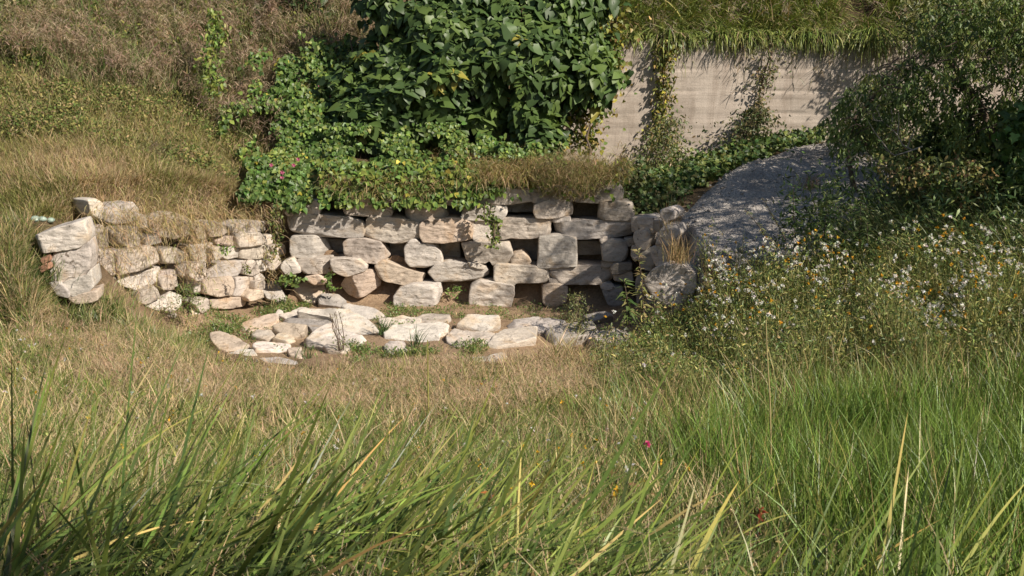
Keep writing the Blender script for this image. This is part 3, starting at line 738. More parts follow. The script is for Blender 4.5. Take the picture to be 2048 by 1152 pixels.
# orange broken bricks between the stones of the wing wall's end
def brick(px, py, Y, rot, label, sx=0.13, sy=0.2, sz=0.06):
    bm = bmesh.new()
    bmesh.ops.create_cube(bm, size=1.0)
    for v_ in bm.verts: v_.co = Vector((v_.co.x * sx, v_.co.y * sy, v_.co.z * sz))
    bmesh.ops.bevel(bm, geom=bm.edges[:], offset=0.006, segments=2, affect='EDGES')
    bmesh.ops.subdivide_edges(bm, edges=[e for e in bm.edges if e.calc_length() > .03], cuts=3, use_grid_fill=True)
    for v_ in bm.verts:
        p = np.array([v_.co.x, v_.co.y, v_.co.z])
        v_.co += Vector(tuple(p / (np.linalg.norm(p) + .01))) * float(noise(p * 30 + px)) * 0.012
    me = bpy.data.meshes.new("brick"); bm.to_mesh(me); bm.free(); me.materials.append(M_BRICK)
    o = bpy.data.objects.new("brick", me); o.location = at(px, py, Y); o.rotation_euler = rot
    COL.objects.link(o)
    return tag(o, label, "brick", "broken bricks in the wing wall's end")
brick(93, 517, 16.3, (0.1, -0.42, 0.2), "upper orange broken brick beside the grooved square stone")
brick(93, 534, 16.27, (0.0, -0.5, -0.1), "lower orange broken brick beside the grooved square stone", 0.13, 0.2, 0.085)

# earth slumped forward through the gaps of the back wall
for k, (pts, Yq) in enumerate((([(625, 520), (640, 497), (662, 500), (690, 520), (700, 532), (660, 536), (630, 532)], 20.28), ([(770, 527), (790, 512), (815, 520), (835, 545), (800, 545)], 20.3),
        ([(575, 600), (600, 560), (650, 555), (690, 585), (700, 620), (640, 625), (580, 625)], 20.3), ([(720, 615), (760, 570), (830, 572), (850, 600), (900, 610), (880, 630), (740, 630)], 20.42), ([(1015, 600), (1030, 585), (1085, 588), (1110, 625), (1030, 630)], 20.4))):
    o = stone("earth_slump", None, None, None, np.array(pts, float), (at(pts[0][0], pts[0][1], Yq), (1, 0, 0), (0, .5, .866), (0, .866, -.5)), 0.4, 700 + k, '', 1.6, 2)
    o.data.materials[0] = M_EARTH
    for key in ('label', 'category', 'group'):
        if key in o: del o[key]
    tag(o, "bare brown earth slumped between the stones of the back wall", "earth", kind="structure")
# ------------------------------------------------------------------ concrete retaining walls
def concrete(name, label, x0, x1, y, z0, z1, th=0.35, course=0.3, seed=1):
    nxw = int((x1 - x0) / 0.06); nzw = int((z1 - z0) / 0.03)
    x = np.linspace(x0, x1, nxw); z = np.linspace(z0, z1, nzw)
    X, Z = np.meshgrid(x, z)
    # each pour of boards stands a few millimetres proud or back, with a ragged seam
    zz = Z + 0.012 * noise2(X, Z, 1.2, 2, seed)
    lift = np.floor(zz / course)
    off = 0.007 * np.sin(lift * 12.9898 + seed) + 0.003 * np.sin(np.floor(zz / (course / 3)) * 78.2)
    seam = np.exp(-((zz / course - np.round(zz / course)) / 0.05) ** 2) * smooth(-0.15, 0.35, noise2(X, Z * 0.2, 1.5, 3, seed + 4))
    Y = y + off + 0.03 * seam + 0.02 * noise2(X, Z, 1.0, 3, seed) + 0.006 * noise2(X, Z, 12, 2, seed)
    n = nxw * nzw
    V = np.concatenate([np.stack([X, Y, Z], -1).reshape(-1, 3), np.stack([X, np.full_like(X, y + th), Z], -1).reshape(-1, 3)])
    id_ = np.arange(n).reshape(nzw, nxw)
    Fq = [np.stack([id_[:-1, :-1], id_[:-1, 1:], id_[1:, 1:], id_[1:, :-1]], -1).reshape(-1, 4)]
    Fq.append(Fq[0][:, ::-1] + n)
    Fq.append(np.stack([id_[-1, :-1], id_[-1, 1:], id_[-1, 1:] + n, id_[-1, :-1] + n], -1))
    Fq.append(np.stack([id_[:-1, 0], id_[1:, 0], id_[1:, 0] + n, id_[:-1, 0] + n], -1))
    Fq.append(np.stack([id_[1:, -1], id_[:-1, -1], id_[:-1, -1] + n, id_[1:, -1] + n], -1))
    o = quads_obj(name, V, np.concatenate(Fq), M_CONC, smooth_=True)
    return tag(o, label, "wall")
concrete("concrete_wall", "beige board-marked concrete wall behind the gravel, under the hanging reeds", 0.9, 13.0, WALLY - 0.03, -3.6, -0.30, course=0.42)
concrete("concrete_wall", "piece of pale concrete wall showing above the bushes at the top right corner", 10.4, 14.5, 27.2, -0.4, 1.6, seed=5)

# ------------------------------------------------------------------ gravel mound (a heap lying on the bank)
def pxy(pts):
    return on_ground([p[0] for p in pts], [p[1] for p in pts])[:, :2]
GPOLY = np.array([at(a, b, c)[:2] for a, b, c in ((1330, 490, 18.45), (1338, 455, 19.5), (1385, 410, 20.9), (1440, 365, 22.0), (1520, 322, 23.2), (1640, 286, 24.1), (1720, 292, 23.9),
     (1790, 330, 22.4), (1800, 400, 19.9), (1760, 470, 18.2), (1560, 545, 17.2), (1450, 545, 17.3), (1385, 528, 17.6), (1352, 510, 18.0))])
x = np.arange(1.6, 10, 0.05); y = np.arange(16, 25, 0.05)
X, Y = np.meshgrid(x, y)
sg = signed(X, Y, GPOLY) + 0.12 * noise2(X, Y, 1.6, 3, 9)
Zg = H(X, Y) + np.clip(smooth(-0.25, 0.45, sg) * 0.24 - 0.12, -0.12, 0.2) + 0.02 * noise2(X, Y, 3, 3, 2) + 0.02 * noise2(X, Y, 14, 2, 3)
Zg += 0.05 * np.sin((Y - 0.35 * X) * 3.2 + noise2(X, Y, .7, 2, 4) * 3) * smooth(0.2, 1, sg)
keep = (sg > -0.3)
id_ = np.arange(X.size).reshape(X.shape)
Fq = np.stack([id_[:-1, :-1], id_[:-1, 1:], id_[1:, 1:], id_[1:, :-1]], -1).reshape(-1, 4)
Fq = Fq[keep.ravel()[Fq].all(1)]
used = np.unique(Fq); re_ = np.full(X.size, -1); re_[used] = np.arange(len(used))
gm = quads_obj("gravel_mound", np.stack([X, Y, Zg], -1).reshape(-1, 3)[used], re_[Fq], M_GRAVEL, smooth_=True)
tag(gm, "heap of grey gravel sloping down beside the wall", "gravel", kind="structure")

# loose stones of the heap lying on its surface and along its edge
ok = np.argwhere((sg > -0.12)); pick = ok[R.integers(0, len(ok), 2200)]
edge = np.exp(-np.abs(sg[pick[:, 0], pick[:, 1]]) / .25); pick = pick[R.uniform(size=len(pick)) < .35 + .65 * edge]
C0 = np.stack([X[pick[:, 0], pick[:, 1]], Y[pick[:, 0], pick[:, 1]], Zg[pick[:, 0], pick[:, 1]]], -1) + np.column_stack([R.normal(0, .03, (len(pick), 2)), np.full(len(pick), .004)])
oct_ = np.array([(1, 0, 0), (-1, 0, 0), (0, 1, 0), (0, -1, 0), (0, 0, 1), (0, 0, -1), (.7, .7, .2), (-.7, .6, .3)], float)[:6]
sz = np.exp(R.normal(-3.9, .45, len(C0)))
Vp = C0[:, None] + oct_[None] * sz[:, None, None] * R.uniform(.6, 1.3, (len(C0), 6, 3)) * np.array([1, 1, .7])
ft = np.array([(0, 2, 4), (2, 1, 4), (1, 3, 4), (3, 0, 4), (2, 0, 5), (1, 2, 5), (3, 1, 5), (0, 3, 5)])
Fp = (np.arange(len(C0))[:, None, None] * 6 + ft[None]).reshape(-1, 3)
tag(quads_obj("pebbles", Vp.reshape(-1, 3), Fp, M_GRAVEL), "loose pebbles strewn over the gravel heap and along its edge", "pebbles", kind="stuff")
# ------------------------------------------------------------------ vegetation tools
class Veg:
    def __init__(s): s.V = []; s.L = []; s.T = []; s.C = []; s.n = 0
    def add(s, V, faces, col):                  # V (N,k,3), faces: list of index tuples, col (N,3) or (N,k,3)
        N, k = V.shape[:2]
        if N == 0: return
        base = s.n + np.arange(N)[:, None] * k
        for f in faces:
            s.L.append((base + np.array(f)[None]).astype(np.int64)); s.T.append(len(f))
        c = col if col.ndim == 3 else np.repeat(col[:, None], k, 1)
        s.V.append(V.reshape(-1, 3)); s.C.append(c.reshape(-1, 3)); s.n += N * k
    def build(s, name, mat, parent=None, org=None):
        V = np.concatenate(s.V); C = np.concatenate(s.C)
        loops = np.concatenate([l.ravel() for l in s.L])
        tot = np.concatenate([np.full(len(l), t) for l, t in zip(s.L, s.T)])
        st = np.concatenate([[0], np.cumsum(tot)[:-1]])
        if org is not None: V = V - np.asarray(org)
        return mesh_np(name, V, loops, st, mat, np.clip(C, 0.004, 1), parent)

def unit(a): return a / (np.linalg.norm(a, axis=-1, keepdims=True) + 1e-9)
def blades(vg, P, h, w, az, lean, curl, col, nseg=2, rg=R, tipcol=None, waz=None):
    N = len(P); t = np.linspace(0, 1, nseg + 1)
    h, w, az, lean, curl = [np.broadcast_to(np.asarray(q, float), (N,)) for q in (h, w, az, lean, curl)]
    pts = [np.asarray(P, float)]
    for k in range(nseg):
        th = lean + curl * (t[k] + t[k + 1]) / 2
        d = np.stack([np.cos(az) * np.sin(th), np.sin(az) * np.sin(th), np.cos(th)], -1)
        pts.append(pts[-1] + d * (h / nseg)[:, None])
    wa = rg.uniform(0, 6.283, N) if waz is None else waz
    sd_ = np.stack([np.cos(wa), np.sin(wa), 0.2 * np.sin(wa * 3)], -1)
    V = []
    for k in range(nseg):
        ww = (w * (1 - 0.8 * (t[k]) ** 1.6) * (0.75 if k == 0 else 1.0))[:, None] * 0.5
        V += [pts[k] - sd_ * ww, pts[k] + sd_ * ww]
    V.append(pts[-1])
    V = np.stack(V, 1)
    faces = [(2 * k, 2 * k + 1, 2 * k + 3, 2 * k + 2) for k in range(nseg - 1)] + [(2 * nseg - 2, 2 * nseg - 1, 2 * nseg)]
    if tipcol is not None:
        f = np.concatenate([np.repeat(t[:-1], 2), [1.0]])[None, :, None] ** 2
        c = col[:, None] * (1 - f) + np.asarray(tipcol)[:, None] * f if np.ndim(tipcol) == 2 else col[:, None] * (1 - f) + np.asarray(tipcol) * f
    else: c = col
    vg.add(V, faces, c)

TEMPL = {
 'heart': ([(0, 0), (.5, 0), (1, 0), (-.10, .24), (.18, .46), (.62, .30), (-.10, -.24), (.18, -.46), (.62, -.30)],
           [(0, 1, 4, 3), (1, 2, 5, 4), (0, 6, 7, 1), (1, 7, 8, 2)]),
 'oval': ([(0, 0), (.5, 0), (1, 0), (.25, .22), (.65, .2), (.25, -.22), (.65, -.2)],
          [(0, 1, 4, 3), (1, 2, 4), (0, 5, 6, 1), (1, 6, 2)]),
 'lance': ([(0, 0), (.5, 0), (1, 0), (.38, .11), (.38, -.11)], [(0, 1, 3), (1, 2, 3), (0, 4, 1), (1, 4, 2)]),
 'lobed': ([(0, 0), (.5, 0), (1, 0), (-.1, .3), (.15, .52), (.3, .25), (.55, .45), (.68, .16), (-.1, -.3), (.15, -.52), (.3, -.25), (.55, -.45), (.68, -.16)],
           [(0, 1, 5, 4), (0, 4, 3), (1, 6, 5), (1, 7, 6), (1, 2, 7), (0, 9, 10, 1), (0, 8, 9), (1, 10, 11), (1, 11, 12), (1, 12, 2)]),
 'bit': ([(0, 0), (.45, .28), (1, 0), (.45, -.28)], [(0, 3, 2, 1)]),
}
def leaves(vg, P, d, n, size, col, kind='heart', fold=0.18, droop=0.25, wid=1.0, rg=R):
    P = np.asarray(P, float); N = len(P)
    if N == 0: return
    d = unit(d); s = unit(np.cross(n, d)); n = np.cross(d, s)
    tv, tf = TEMPL[kind]; tv = np.array(tv)
    u, v = tv[:, 0], tv[:, 1] * wid
    size = np.broadcast_to(size, (N,))[:, None, None]
    fo = (fold * rg.uniform(0.3, 1.6, N))[:, None]; dp = (droop * rg.uniform(0.2, 1.8, N))[:, None]
    w = np.abs(v)[None] * fo * 2 - dp * (u[None] ** 2) + 0.05 * rg.normal(size=(N, len(u)))
    V = P[:, None] + size * (u[None, :, None] * d[:, None] + v[None, :, None] * s[:, None] + w[..., None] * n[:, None])
    vg.add(V, tf, col)

def pal(N, cols, var=0.18, rg=R, p=None):
    cols = np.array(cols); i = rg.choice(len(cols), N, p=p)
    c = cols[i] * np.exp(rg.normal(0, var, (N, 1))) * np.exp(rg.normal(0, 0.06, (N, 3)))
    return c

def scatter(poly, n, rough=0.25, rg=R, world=False, dens=None, f=1.3):
    pw = np.asarray(poly, float) if world else pxy(poly)
    lo, hi = pw.min(0) - .3, pw.max(0) + .3
    out = []
    got = 0
    while got < n:
        q = rg.uniform(lo, hi, (max(4000, n), 2))
        k = signed(q[:, 0], q[:, 1], pw) + rough * noise2(q[:, 0], q[:, 1], f, 3, 3.3) > 0
        if dens is not None: k &= rg.uniform(size=len(q)) < dens(q[:, 0], q[:, 1])
        out.append(q[k]); got += k.sum()
        if not k.any(): break
    q = np.concatenate(out)[:n]
    return np.column_stack([q, H(q[:, 0], q[:, 1])])
def in_view(P, m=120):
    px, py = proj(P); return (px > -m) & (px < 2048 + m) & (py > -m) & (py < 1152 + 2.2 * m)

def tube(vg, pts, r0, r1, col, sides=6):
    pts = np.asarray(pts, float); n = len(pts)
    tg = np.gradient(pts, axis=0); tg = unit(tg)
    ref = np.where(np.abs(tg[:, 2:3]) > .9, np.array([[1., 0, 0]]), np.array([[0, 0, 1.]]))
    a = unit(np.cross(tg, ref)); b = np.cross(tg, a)
    rr = np.linspace(r0, r1, n)[:, None, None]; an = np.linspace(0, 2 * np.pi, sides, endpoint=False)
    ring = pts[:, None] + rr * (np.cos(an)[None, :, None] * a[:, None] + np.sin(an)[None, :, None] * b[:, None])
    V = ring.reshape(1, -1, 3); fs = []
    for k in range(n - 1):
        for j in range(sides):
            fs.append((k * sides + j, k * sides + (j + 1) % sides, (k + 1) * sides + (j + 1) % sides, (k + 1) * sides + j))
    vg.add(V, fs, np.array([col], float))
def curve(a, b, sag=0.0, n=6, wob=0.0, rg=R):
    t = np.linspace(0, 1, n)[:, None]
    p = np.asarray(a) * (1 - t) + np.asarray(b) * t
    p[:, 2] += sag * 4 * (t * (1 - t))[:, 0]
    p[1:-1] += rg.normal(0, wob, (n - 2, 3))
    return p
def rdir(N, up=0.3, rg=R):
    d = rg.normal(size=(N, 3)); d[:, 2] += up; return unit(d)
TOCAM = np.array([0., -1., 0.25])
# ------------------------------------------------------------------ grasses and ground plants (nobody could count them)
# colours: straw, pinkish straw, grey straw, yellow-green, green
STRAW, PINKS, GREYS, YGR, GRN = (.52, .40, .215), (.48, .345, .22), (.40, .33, .22), (.25, .26, .08), (.11, .165, .04)

# meadow of the pit's near slope, short tangled and half dry
g = Veg()
MEADOW = [(-260, 560), (0, 470), (70, 480), (95, 560), (190, 610), (225, 660), (310, 715), (430, 752), (620, 764), (760, 748), (930, 752), (1060, 735), (1200, 715), (1290, 740), (1420, 800), (1520, 980), (1500, 1500), (400, 1700), (-500, 1700)]
P = scatter(MEADOW, 120000, 0.25)
P = P[in_view(P)]
N = len(P); Y = P[:, 1]
gr = np.clip(0.30 + 0.35 * smooth(12.0, 6.5, Y) + 1.1 * noise2(P[:, 0], P[:, 1], 0.9, 4, 2) + .35 * smooth(-4.5, -6.5, P[:, 0]), 0.03, 0.9)
isg = R.uniform(size=N) < gr
c = np.where(isg[:, None], pal(N, [YGR, GRN, (.13, .17, .05)], .25), pal(N, [STRAW, PINKS, GREYS], .25)) * np.exp(.45 * noise2(P[:, 0], P[:, 1], 2.6, 3, 51))[:, None]
h = R.uniform(.12, .34, N) * np.where(isg, 1.15, 1.0) * (0.8 + 0.5 * smooth(-.2, .4, noise2(P[:, 0], P[:, 1], 1.1, 2, 8)))
w = R.uniform(.004, .009, N) * (0.55 + 0.045 * Y)
blades(g, P, h, w, R.uniform(0, 6.283, N), np.abs(R.normal(0.25, .3, N)), R.uniform(.2, 1.9, N), c, 2)
# tufts: many blades fanning from one foot, standing above the rest
T = scatter(MEADOW, 4600, .2); T = T[in_view(T)]; n = len(T); i = np.repeat(np.arange(n), 15); th = (R.uniform(.2, .52, n))[i]
tc = pal(n, [STRAW, (.60, .47, .27), YGR, GRN, (.19, .22, .06), PINKS], .2, p=[.2, .15, .2, .2, .15, .1])[i]
q = T[i] + np.column_stack([R.normal(0, .025, (len(i), 2)), np.zeros(len(i))])
blades(g, q, th * R.uniform(.6, 1.1, len(i)), R.uniform(.007, .012, len(i)) * (.5 + .05 * q[:, 1]), R.uniform(0, 6.283, len(i)), np.abs(R.normal(.3, .2, len(i))), R.uniform(.2, 1.7, len(i)), tc * np.exp(R.normal(0, .15, (len(i), 1))), 3)
# fluffy dry seed heads making the pinkish haze over the straw
Ps = scatter([(330, 735), (620, 768), (930, 758), (1180, 730), (1240, 800), (1000, 860), (500, 860), (150, 800), (0, 640), (60, 600), (230, 690)], 5200, .3, dens=lambda x, y: np.clip(.5 + 1.6 * noise2(x, y, 1.3, 3, 41), .05, 1))
for k in range(7):
    q = Ps + np.column_stack([R.normal(0, .05, (len(Ps), 2)), R.uniform(.16, .34, len(Ps))])
    blades(g, q, R.uniform(.05, .13, len(q)), .007, R.uniform(0, 6.283, len(q)), R.uniform(.2, 1.7, len(q)), R.uniform(-.5, 1.5, len(q)), pal(len(q), [PINKS, (.54, .40, .25), (.42, .29, .18)], .2), 1)
# small broad leaves among the grass
Pl = scatter(MEADOW, 9000, .2); Pl = Pl[in_view(Pl)]; Pl[:, 2] += R.uniform(.05, .25, len(Pl))
leaves(g, Pl, rdir(len(Pl), .2), rdir(len(Pl), 1.5), R.uniform(.03, .06, len(Pl)), pal(len(Pl), [GRN, YGR, (.2, .13, .06)], .3), 'oval')
# scattered pale and yellow flower heads
Pf = scatter([(20, 700), (500, 760), (1000, 800), (1400, 900), (1400, 1080), (900, 1100), (300, 1000), (0, 1000)], 150, .2); Pf[:, 2] += R.uniform(.2, .36, len(Pf))
for k in range(5):
    leaves(g, Pf, rdir(len(Pf), .3), rdir(len(Pf), 1), R.uniform(.018, .03, len(Pf)), np.where((np.arange(len(Pf)) % 3 > 0)[:, None], pal(len(Pf), [(.55, .53, .50)], .1), pal(len(Pf), [(.62, .34, .03)], .15)), 'bit')
o = g.build("dry_grass", M_DRY); tag(o, "short tangled half-dry grass on the near slope of the pit", "grass", kind="stuff")

# tan grass over the left hill foot and the top of the wing wall
g = Veg()
UPL = np.vstack([pxy([(-200, 480), (-200, 300), (60, 290), (200, 300), (330, 330), (470, 330), (530, 370)]), chain[1][None] + [.1, .3], chain[0][None] + [.1, -.05], [[-6.9, 16.7]]])
P = np.concatenate([scatter(UPL, 52000, .12, world=True), scatter(np.vstack([pxy([(150, 395), (330, 370), (470, 372), (530, 385)]), chain[1][None] + [.05, .1], chain[0][None] + [.0, -.05]]), 12000, .02, world=True)])
P = P[in_view(P)]; N = len(P)
isg = R.uniform(size=N) < np.clip(.42 + .8 * noise2(P[:, 0], P[:, 1], .6, 3, 4), .05, .9)
c = np.where(isg[:, None], pal(N, [(.27, .24, .09), YGR, (.2, .21, .07)], .22), pal(N, [STRAW, PINKS, (.45, .34, .2)], .2))
blades(g, P, R.uniform(.12, .34, N), R.uniform(.008, .013, N), R.uniform(0, 6.283, N), np.abs(R.normal(.3, .35, N)), R.uniform(.2, 1.8, N), c, 2)
# green scrambling weeds higher up
P = scatter([(-200, 150), (60, 170), (200, 210), (330, 215), (480, 260), (520, 330), (430, 380), (320, 350), (200, 300), (0, 310), (-200, 330)], 20000, .7, dens=lambda x, y: np.clip(.4 + 1.6 * noise2(x, y, .8, 3, 12), .12, 1))
P = np.concatenate([P, scatter([(-150, -60), (60, -50), (120, 20), (90, 90), (-20, 110), (-150, 80)], 7000, .5)])
P = P[in_view(P)]; N = len(P); P[:, 2] += R.uniform(.03, .32, N) * (1 + .8 * noise2(P[:, 0], P[:, 1], 1.5, 2, 9))
leaves(g, P, rdir(N, -.1), rdir(N, 1.3) + TOCAM * .8, R.uniform(.035, .075, N), pal(N, [(.14, .17, .05), (.20, .21, .065), (.28, .25, .09), (.10, .14, .04), (.3, .23, .12)], .25), 'oval')
P = scatter([(-250, 140), (60, 160), (300, 210), (540, 290), (560, 400), (300, 370), (0, 330), (-200, 340)], 30000, .5); P = P[in_view(P)]; N = len(P)
blades(g, P, R.uniform(.15, .5, N), R.uniform(.008, .014, N), R.uniform(0, 6.283, N), np.abs(R.normal(.3, .35, N)), R.uniform(.2, 1.8, N), pal(N, [(.3, .27, .1), YGR, (.2, .21, .07), STRAW, (.36, .28, .16)], .22), 2)
o = g.build("hill_grass", M_DRY); tag(o, "tan grass and scrambling green weeds on the left hill above the wing wall", "grass", kind="stuff")

# the hillside of plumed reddish dry grass
g = Veg()
HILL = [(-250, 60), (-100, 110), (60, 165), (200, 215), (330, 225), (480, 300), (545, 330), (640, 230), (760, 120), (780, -10), (760, -130), (300, -140), (-250, -140)]
P = scatter(HILL, 6800, .4, dens=lambda x, y: np.clip(.5 + 2.2 * noise2(x, y, 1.6, 3, 77), .03, 1)); P = P[in_view(P, 200)]; N = len(P)
th = R.uniform(.35, .75, N) * (1 + .5 * noise2(P[:, 0], P[:, 1], .9, 2, 6))
az = R.uniform(0, 6.283, N)
top = P + np.column_stack([np.cos(az) * .16 * th, np.sin(az) * .16 * th, th])
pc = pal(N, [(.38, .275, .195), (.43, .32, .22), (.33, .24, .17), (.47, .36, .24)], .17)
for k in range(13):
    q = top + np.column_stack([R.normal(0, .035, (N, 2)), R.uniform(-.13, .05, N)])
    blades(g, q, R.uniform(.10, .24, N), R.uniform(.008, .014, N), az + R.normal(0, 1.0, N), R.uniform(.5, 1.7, N), R.uniform(.5, 1.6, N), pc * np.exp(R.normal(0, .15, (N, 1))), 2)
P = scatter(HILL, 130, .3); P = P[in_view(P, 100)]; i = np.repeat(np.arange(len(P)), 16); n = len(i)
blades(g, P[i] + np.column_stack([R.normal(0, .06, (n, 2)), np.zeros(n)]), R.uniform(.45, .95, n), R.uniform(.02, .034, n), R.uniform(0, 6.283, n), np.abs(R.normal(.25, .2, n)), R.uniform(.2, 1.3, n), pal(n, [(.12, .18, .05), (.17, .22, .07), (.10, .14, .04)], .2), 4)
q = scatter(HILL, 9000, .3, dens=lambda x, y: np.clip(-.1 + 2.4 * noise2(x, y, 1.1, 3, 19), 0, 1)); q = q[in_view(q, 100)]; n = len(q); q[:, 2] += R.uniform(.05, .45, n)
leaves(g, q, rdir(n, -.2), rdir(n, .8) + TOCAM * .7, R.uniform(.05, .1, n), pal(n, [(.10, .15, .04), (.16, .20, .05), (.22, .22, .06)], .25), 'oval')
P = scatter(HILL, 24000, .5); P = P[in_view(P, 200)]; N = len(P)
blades(g, P, R.uniform(.3, .8, N), R.uniform(.012, .024, N), R.uniform(0, 6.283, N), np.abs(R.normal(.2, .25, N)), R.uniform(.2, 1.6, N),
       pal(N, [(.13, .16, .055), (.19, .20, .075), (.25, .22, .11), (.34, .26, .16)], .25), 3)
o = g.build("plumed_grass", M_DRY); tag(o, "reddish brown plumed dry grass covering the upper left hillside", "grass", kind="stuff")

# reeds drooping over the concrete wall
g = Veg()
def reeds(x0, x1, y0, y1, n, base_lift=0.0, nearer=0.0):
    x = R.uniform(x0, x1, n); y = R.uniform(y0, y1, n) ; P = np.column_stack([x, y, np.where(y < WALLY + .34, -.31, H(x, y)) + base_lift + R.uniform(-.05, .12, n)])
    return P
P = np.concatenate([reeds(1.75, 10.5, WALLY + .02, WALLY + .5, 14000), reeds(1.3, 11.5, WALLY + .4, WALLY + 3.6, 22000)])
k = noise2(P[:, 0], P[:, 1] * .4, 1.1, 3, 31) + R.normal(0, .12, len(P)) > -.3; P = P[k]
N = len(P)
front = P[:, 1] < WALLY + .5
h = np.where(front, R.uniform(.22, .72, N) * np.clip(.85 + 1.7 * noise2(P[:, 0], P[:, 1] * 0, 1.5, 3, 14), .35, 1.8), R.uniform(.4, .9, N)) * (1 + .5 * noise2(P[:, 0], P[:, 1], 1.2, 2, 4))
az = -np.pi / 2 + R.normal(0, .8, N)
c = pal(N, [(.16, .21, .045), (.22, .26, .06), (.11, .155, .035), (.30, .29, .10), (.36, .27, .15)], .25, p=[.32, .27, .26, .09, .06])
blades(g, P, h, R.uniform(.016, .036, N), az, R.uniform(.25, 1.2, N), np.where(front, R.uniform(1.7, 2.8, N), R.uniform(.8, 1.7, N)), c, 4, tipcol=c * np.array([1.25, 1.1, 1.3]), waz=R.normal(0, .8, N))
# a few reed stalks hanging right down the wall, with leaves
for k in range(34):
    x = R.uniform(1.8, 8.5); a = np.array([x, WALLY + .0, -.33]); L = R.uniform(.4, 1.05)
    b_ = a + np.array([R.normal(0, .22), -R.uniform(.05, .18), -L])
    pts = curve(a, b_, .16, 6); tube(g, pts, .004, .002, (.22, .19, .08), 3)
    q = pts[R.integers(1, 6, 9)]
    blades(g, q, R.uniform(.12, .28, 9), .016, R.uniform(np.pi, 2 * np.pi, 9), R.uniform(1.3, 2.5, 9), R.uniform(0, .6, 9), pal(9, [(.13, .14, .05), (.25, .19, .10)], .2), 2)
P = np.concatenate([reeds(2.0, 9.5, WALLY + .1, WALLY + 3.0, 120)]); N = len(P)
top = P + np.column_stack([R.normal(0, .1, N), -R.uniform(.1, .4, N), R.uniform(.1, .6, N)])
for k in range(34):
    q = top + R.normal(0, .05, (N, 3))
    blades(g, q, R.uniform(.1, .26, N), R.uniform(.008, .014, N), -np.pi / 2 + R.normal(0, 1, N), R.uniform(.8, 1.8, N), R.uniform(.5, 1.4, N), pal(N, [(.36, .27, .20), (.42, .33, .25)], .15), 2)
o = g.build("reeds", M_GRASS); tag(o, "long yellow-green reeds with pinkish plumes drooping over the concrete wall", "reeds", kind="stuff")

# dry vines and straw hanging over the top of the back wall
g = Veg()
def fringe(px0, px1, n, Y0=20.02, Y1=20.75, z0=.0, z1=.12, top=398):
    px = R.uniform(px0, px1, n); y = R.uniform(Y0, Y1, n)
    zt = at(px, top - 12 + 26 * noise2(px / 45, px * 0 + 3, 1, 2, 5), np.full(n, 20.2))[:, 2]
    P = np.stack([at(px, np.full(n, 400.0), y)[:, 0], y, zt + R.uniform(z0, z1, n) + (y - 20.2) * .25], -1); return P
P = np.concatenate([fringe(640, 940, 1300, top=380), fringe(940, 1260, 2600, top=374), fringe(660, 780, 900, top=398), fringe(800, 870, 700, top=400), fringe(960, 1090, 1600, top=362), fringe(900, 1250, 2200, 20.3, 21.3, .1, .4)]); N = len(P)
az = -np.pi / 2 + R.normal(0, .7, N)
c = pal(N, [(.46, .33, .17), (.52, .39, .22), (.33, .23, .13), (.22, .23, .07), (.36, .33, .11)], .25)
blades(g, P, R.uniform(.12, .38, N), R.uniform(.006, .011, N), az, R.uniform(.4, 1.5, N), R.uniform(.8, 2.0, N), c, 3)
q = np.concatenate([fringe(640, 960, 900, 19.95, 20.9, -.02, .42), fringe(960, 1260, 260, 19.95, 20.9, -.05, .3)]); M_ = len(q)
leaves(g, q, rdir(M_, -.8) + np.array([0, -.6, 0]), rdir(M_, .5) + TOCAM * 1.5, R.uniform(.05, .10, M_), pal(M_, [(.17, .22, .05), (.25, .26, .06), (.10, .16, .04), (.40, .35, .07)], .22, p=[.4, .15, .41, .04]), 'heart')
# reddish plumes and straw on the back of the terrace
P = scatter([(1000, 320), (1180, 325), (1250, 370), (1200, 395), (1000, 395), (700, 395), (700, 350)], 7000, .2); N = len(P)
blades(g, P, R.uniform(.15, .45, N), R.uniform(.007, .012, N), -np.pi / 2 + R.normal(0, 1.2, N), R.uniform(.1, 1.1, N), R.uniform(.3, 1.6, N), pal(N, [(.36, .25, .13), (.28, .2, .12), (.2, .19, .07)], .25), 3)
o = g.build("dry_overhang", M_DRY); tag(o, "dry straw and yellowing vines hanging over the top of the back wall", "dry grass", kind="stuff")

# low green weeds on the pit floor
g = Veg()
for poly, n, hh in (([(415, 660), (470, 630), (560, 605), (600, 590), (640, 600), (600, 625), (520, 640), (440, 690)], 2600, .10), ([(720, 620), (800, 600), (900, 600), (1060, 610), (1180, 610), (1160, 650), (1000, 640), (800, 660), (740, 640)], 2600, .07),
                    ([(560, 700), (760, 690), (760, 720), (600, 715)], 900, .09), ([(440, 640), (560, 640), (640, 670), (520, 690), (440, 670)], 900, .06), ([(380, 690), (420, 620), (450, 640), (430, 700)], 900, .16), ([(760, 710), (960, 690), (980, 715), (780, 722)], 1100, .1)):
    P = scatter(poly, n, .3, dens=lambda x, y: np.clip(.4 + 1.6 * noise2(x, y, 2.2, 2, 3), 0.03, 1)); N = len(P)
    blades(g, P, R.uniform(.4, 1.4, N) * hh, R.uniform(.006, .012, N), R.uniform(0, 6.283, N), R.uniform(.1, 1.0, N), R.uniform(0, 1.2, N), pal(N, [GRN, YGR, (.13, .18, .05), STRAW], .25), 2)
    k = N // 2; q = P[:k].copy(); q[:, 2] += R.uniform(.01, hh, k)
    leaves(g, q, rdir(k, .2), rdir(k, 1.6), R.uniform(.025, .05, k), pal(k, [(.10, .17, .04), (.15, .2, .05)], .2), 'oval')
P = scatter([(420, 680), (560, 600), (800, 590), (1190, 600), (1190, 690), (900, 720), (560, 720)], 5000, .2); N = len(P)
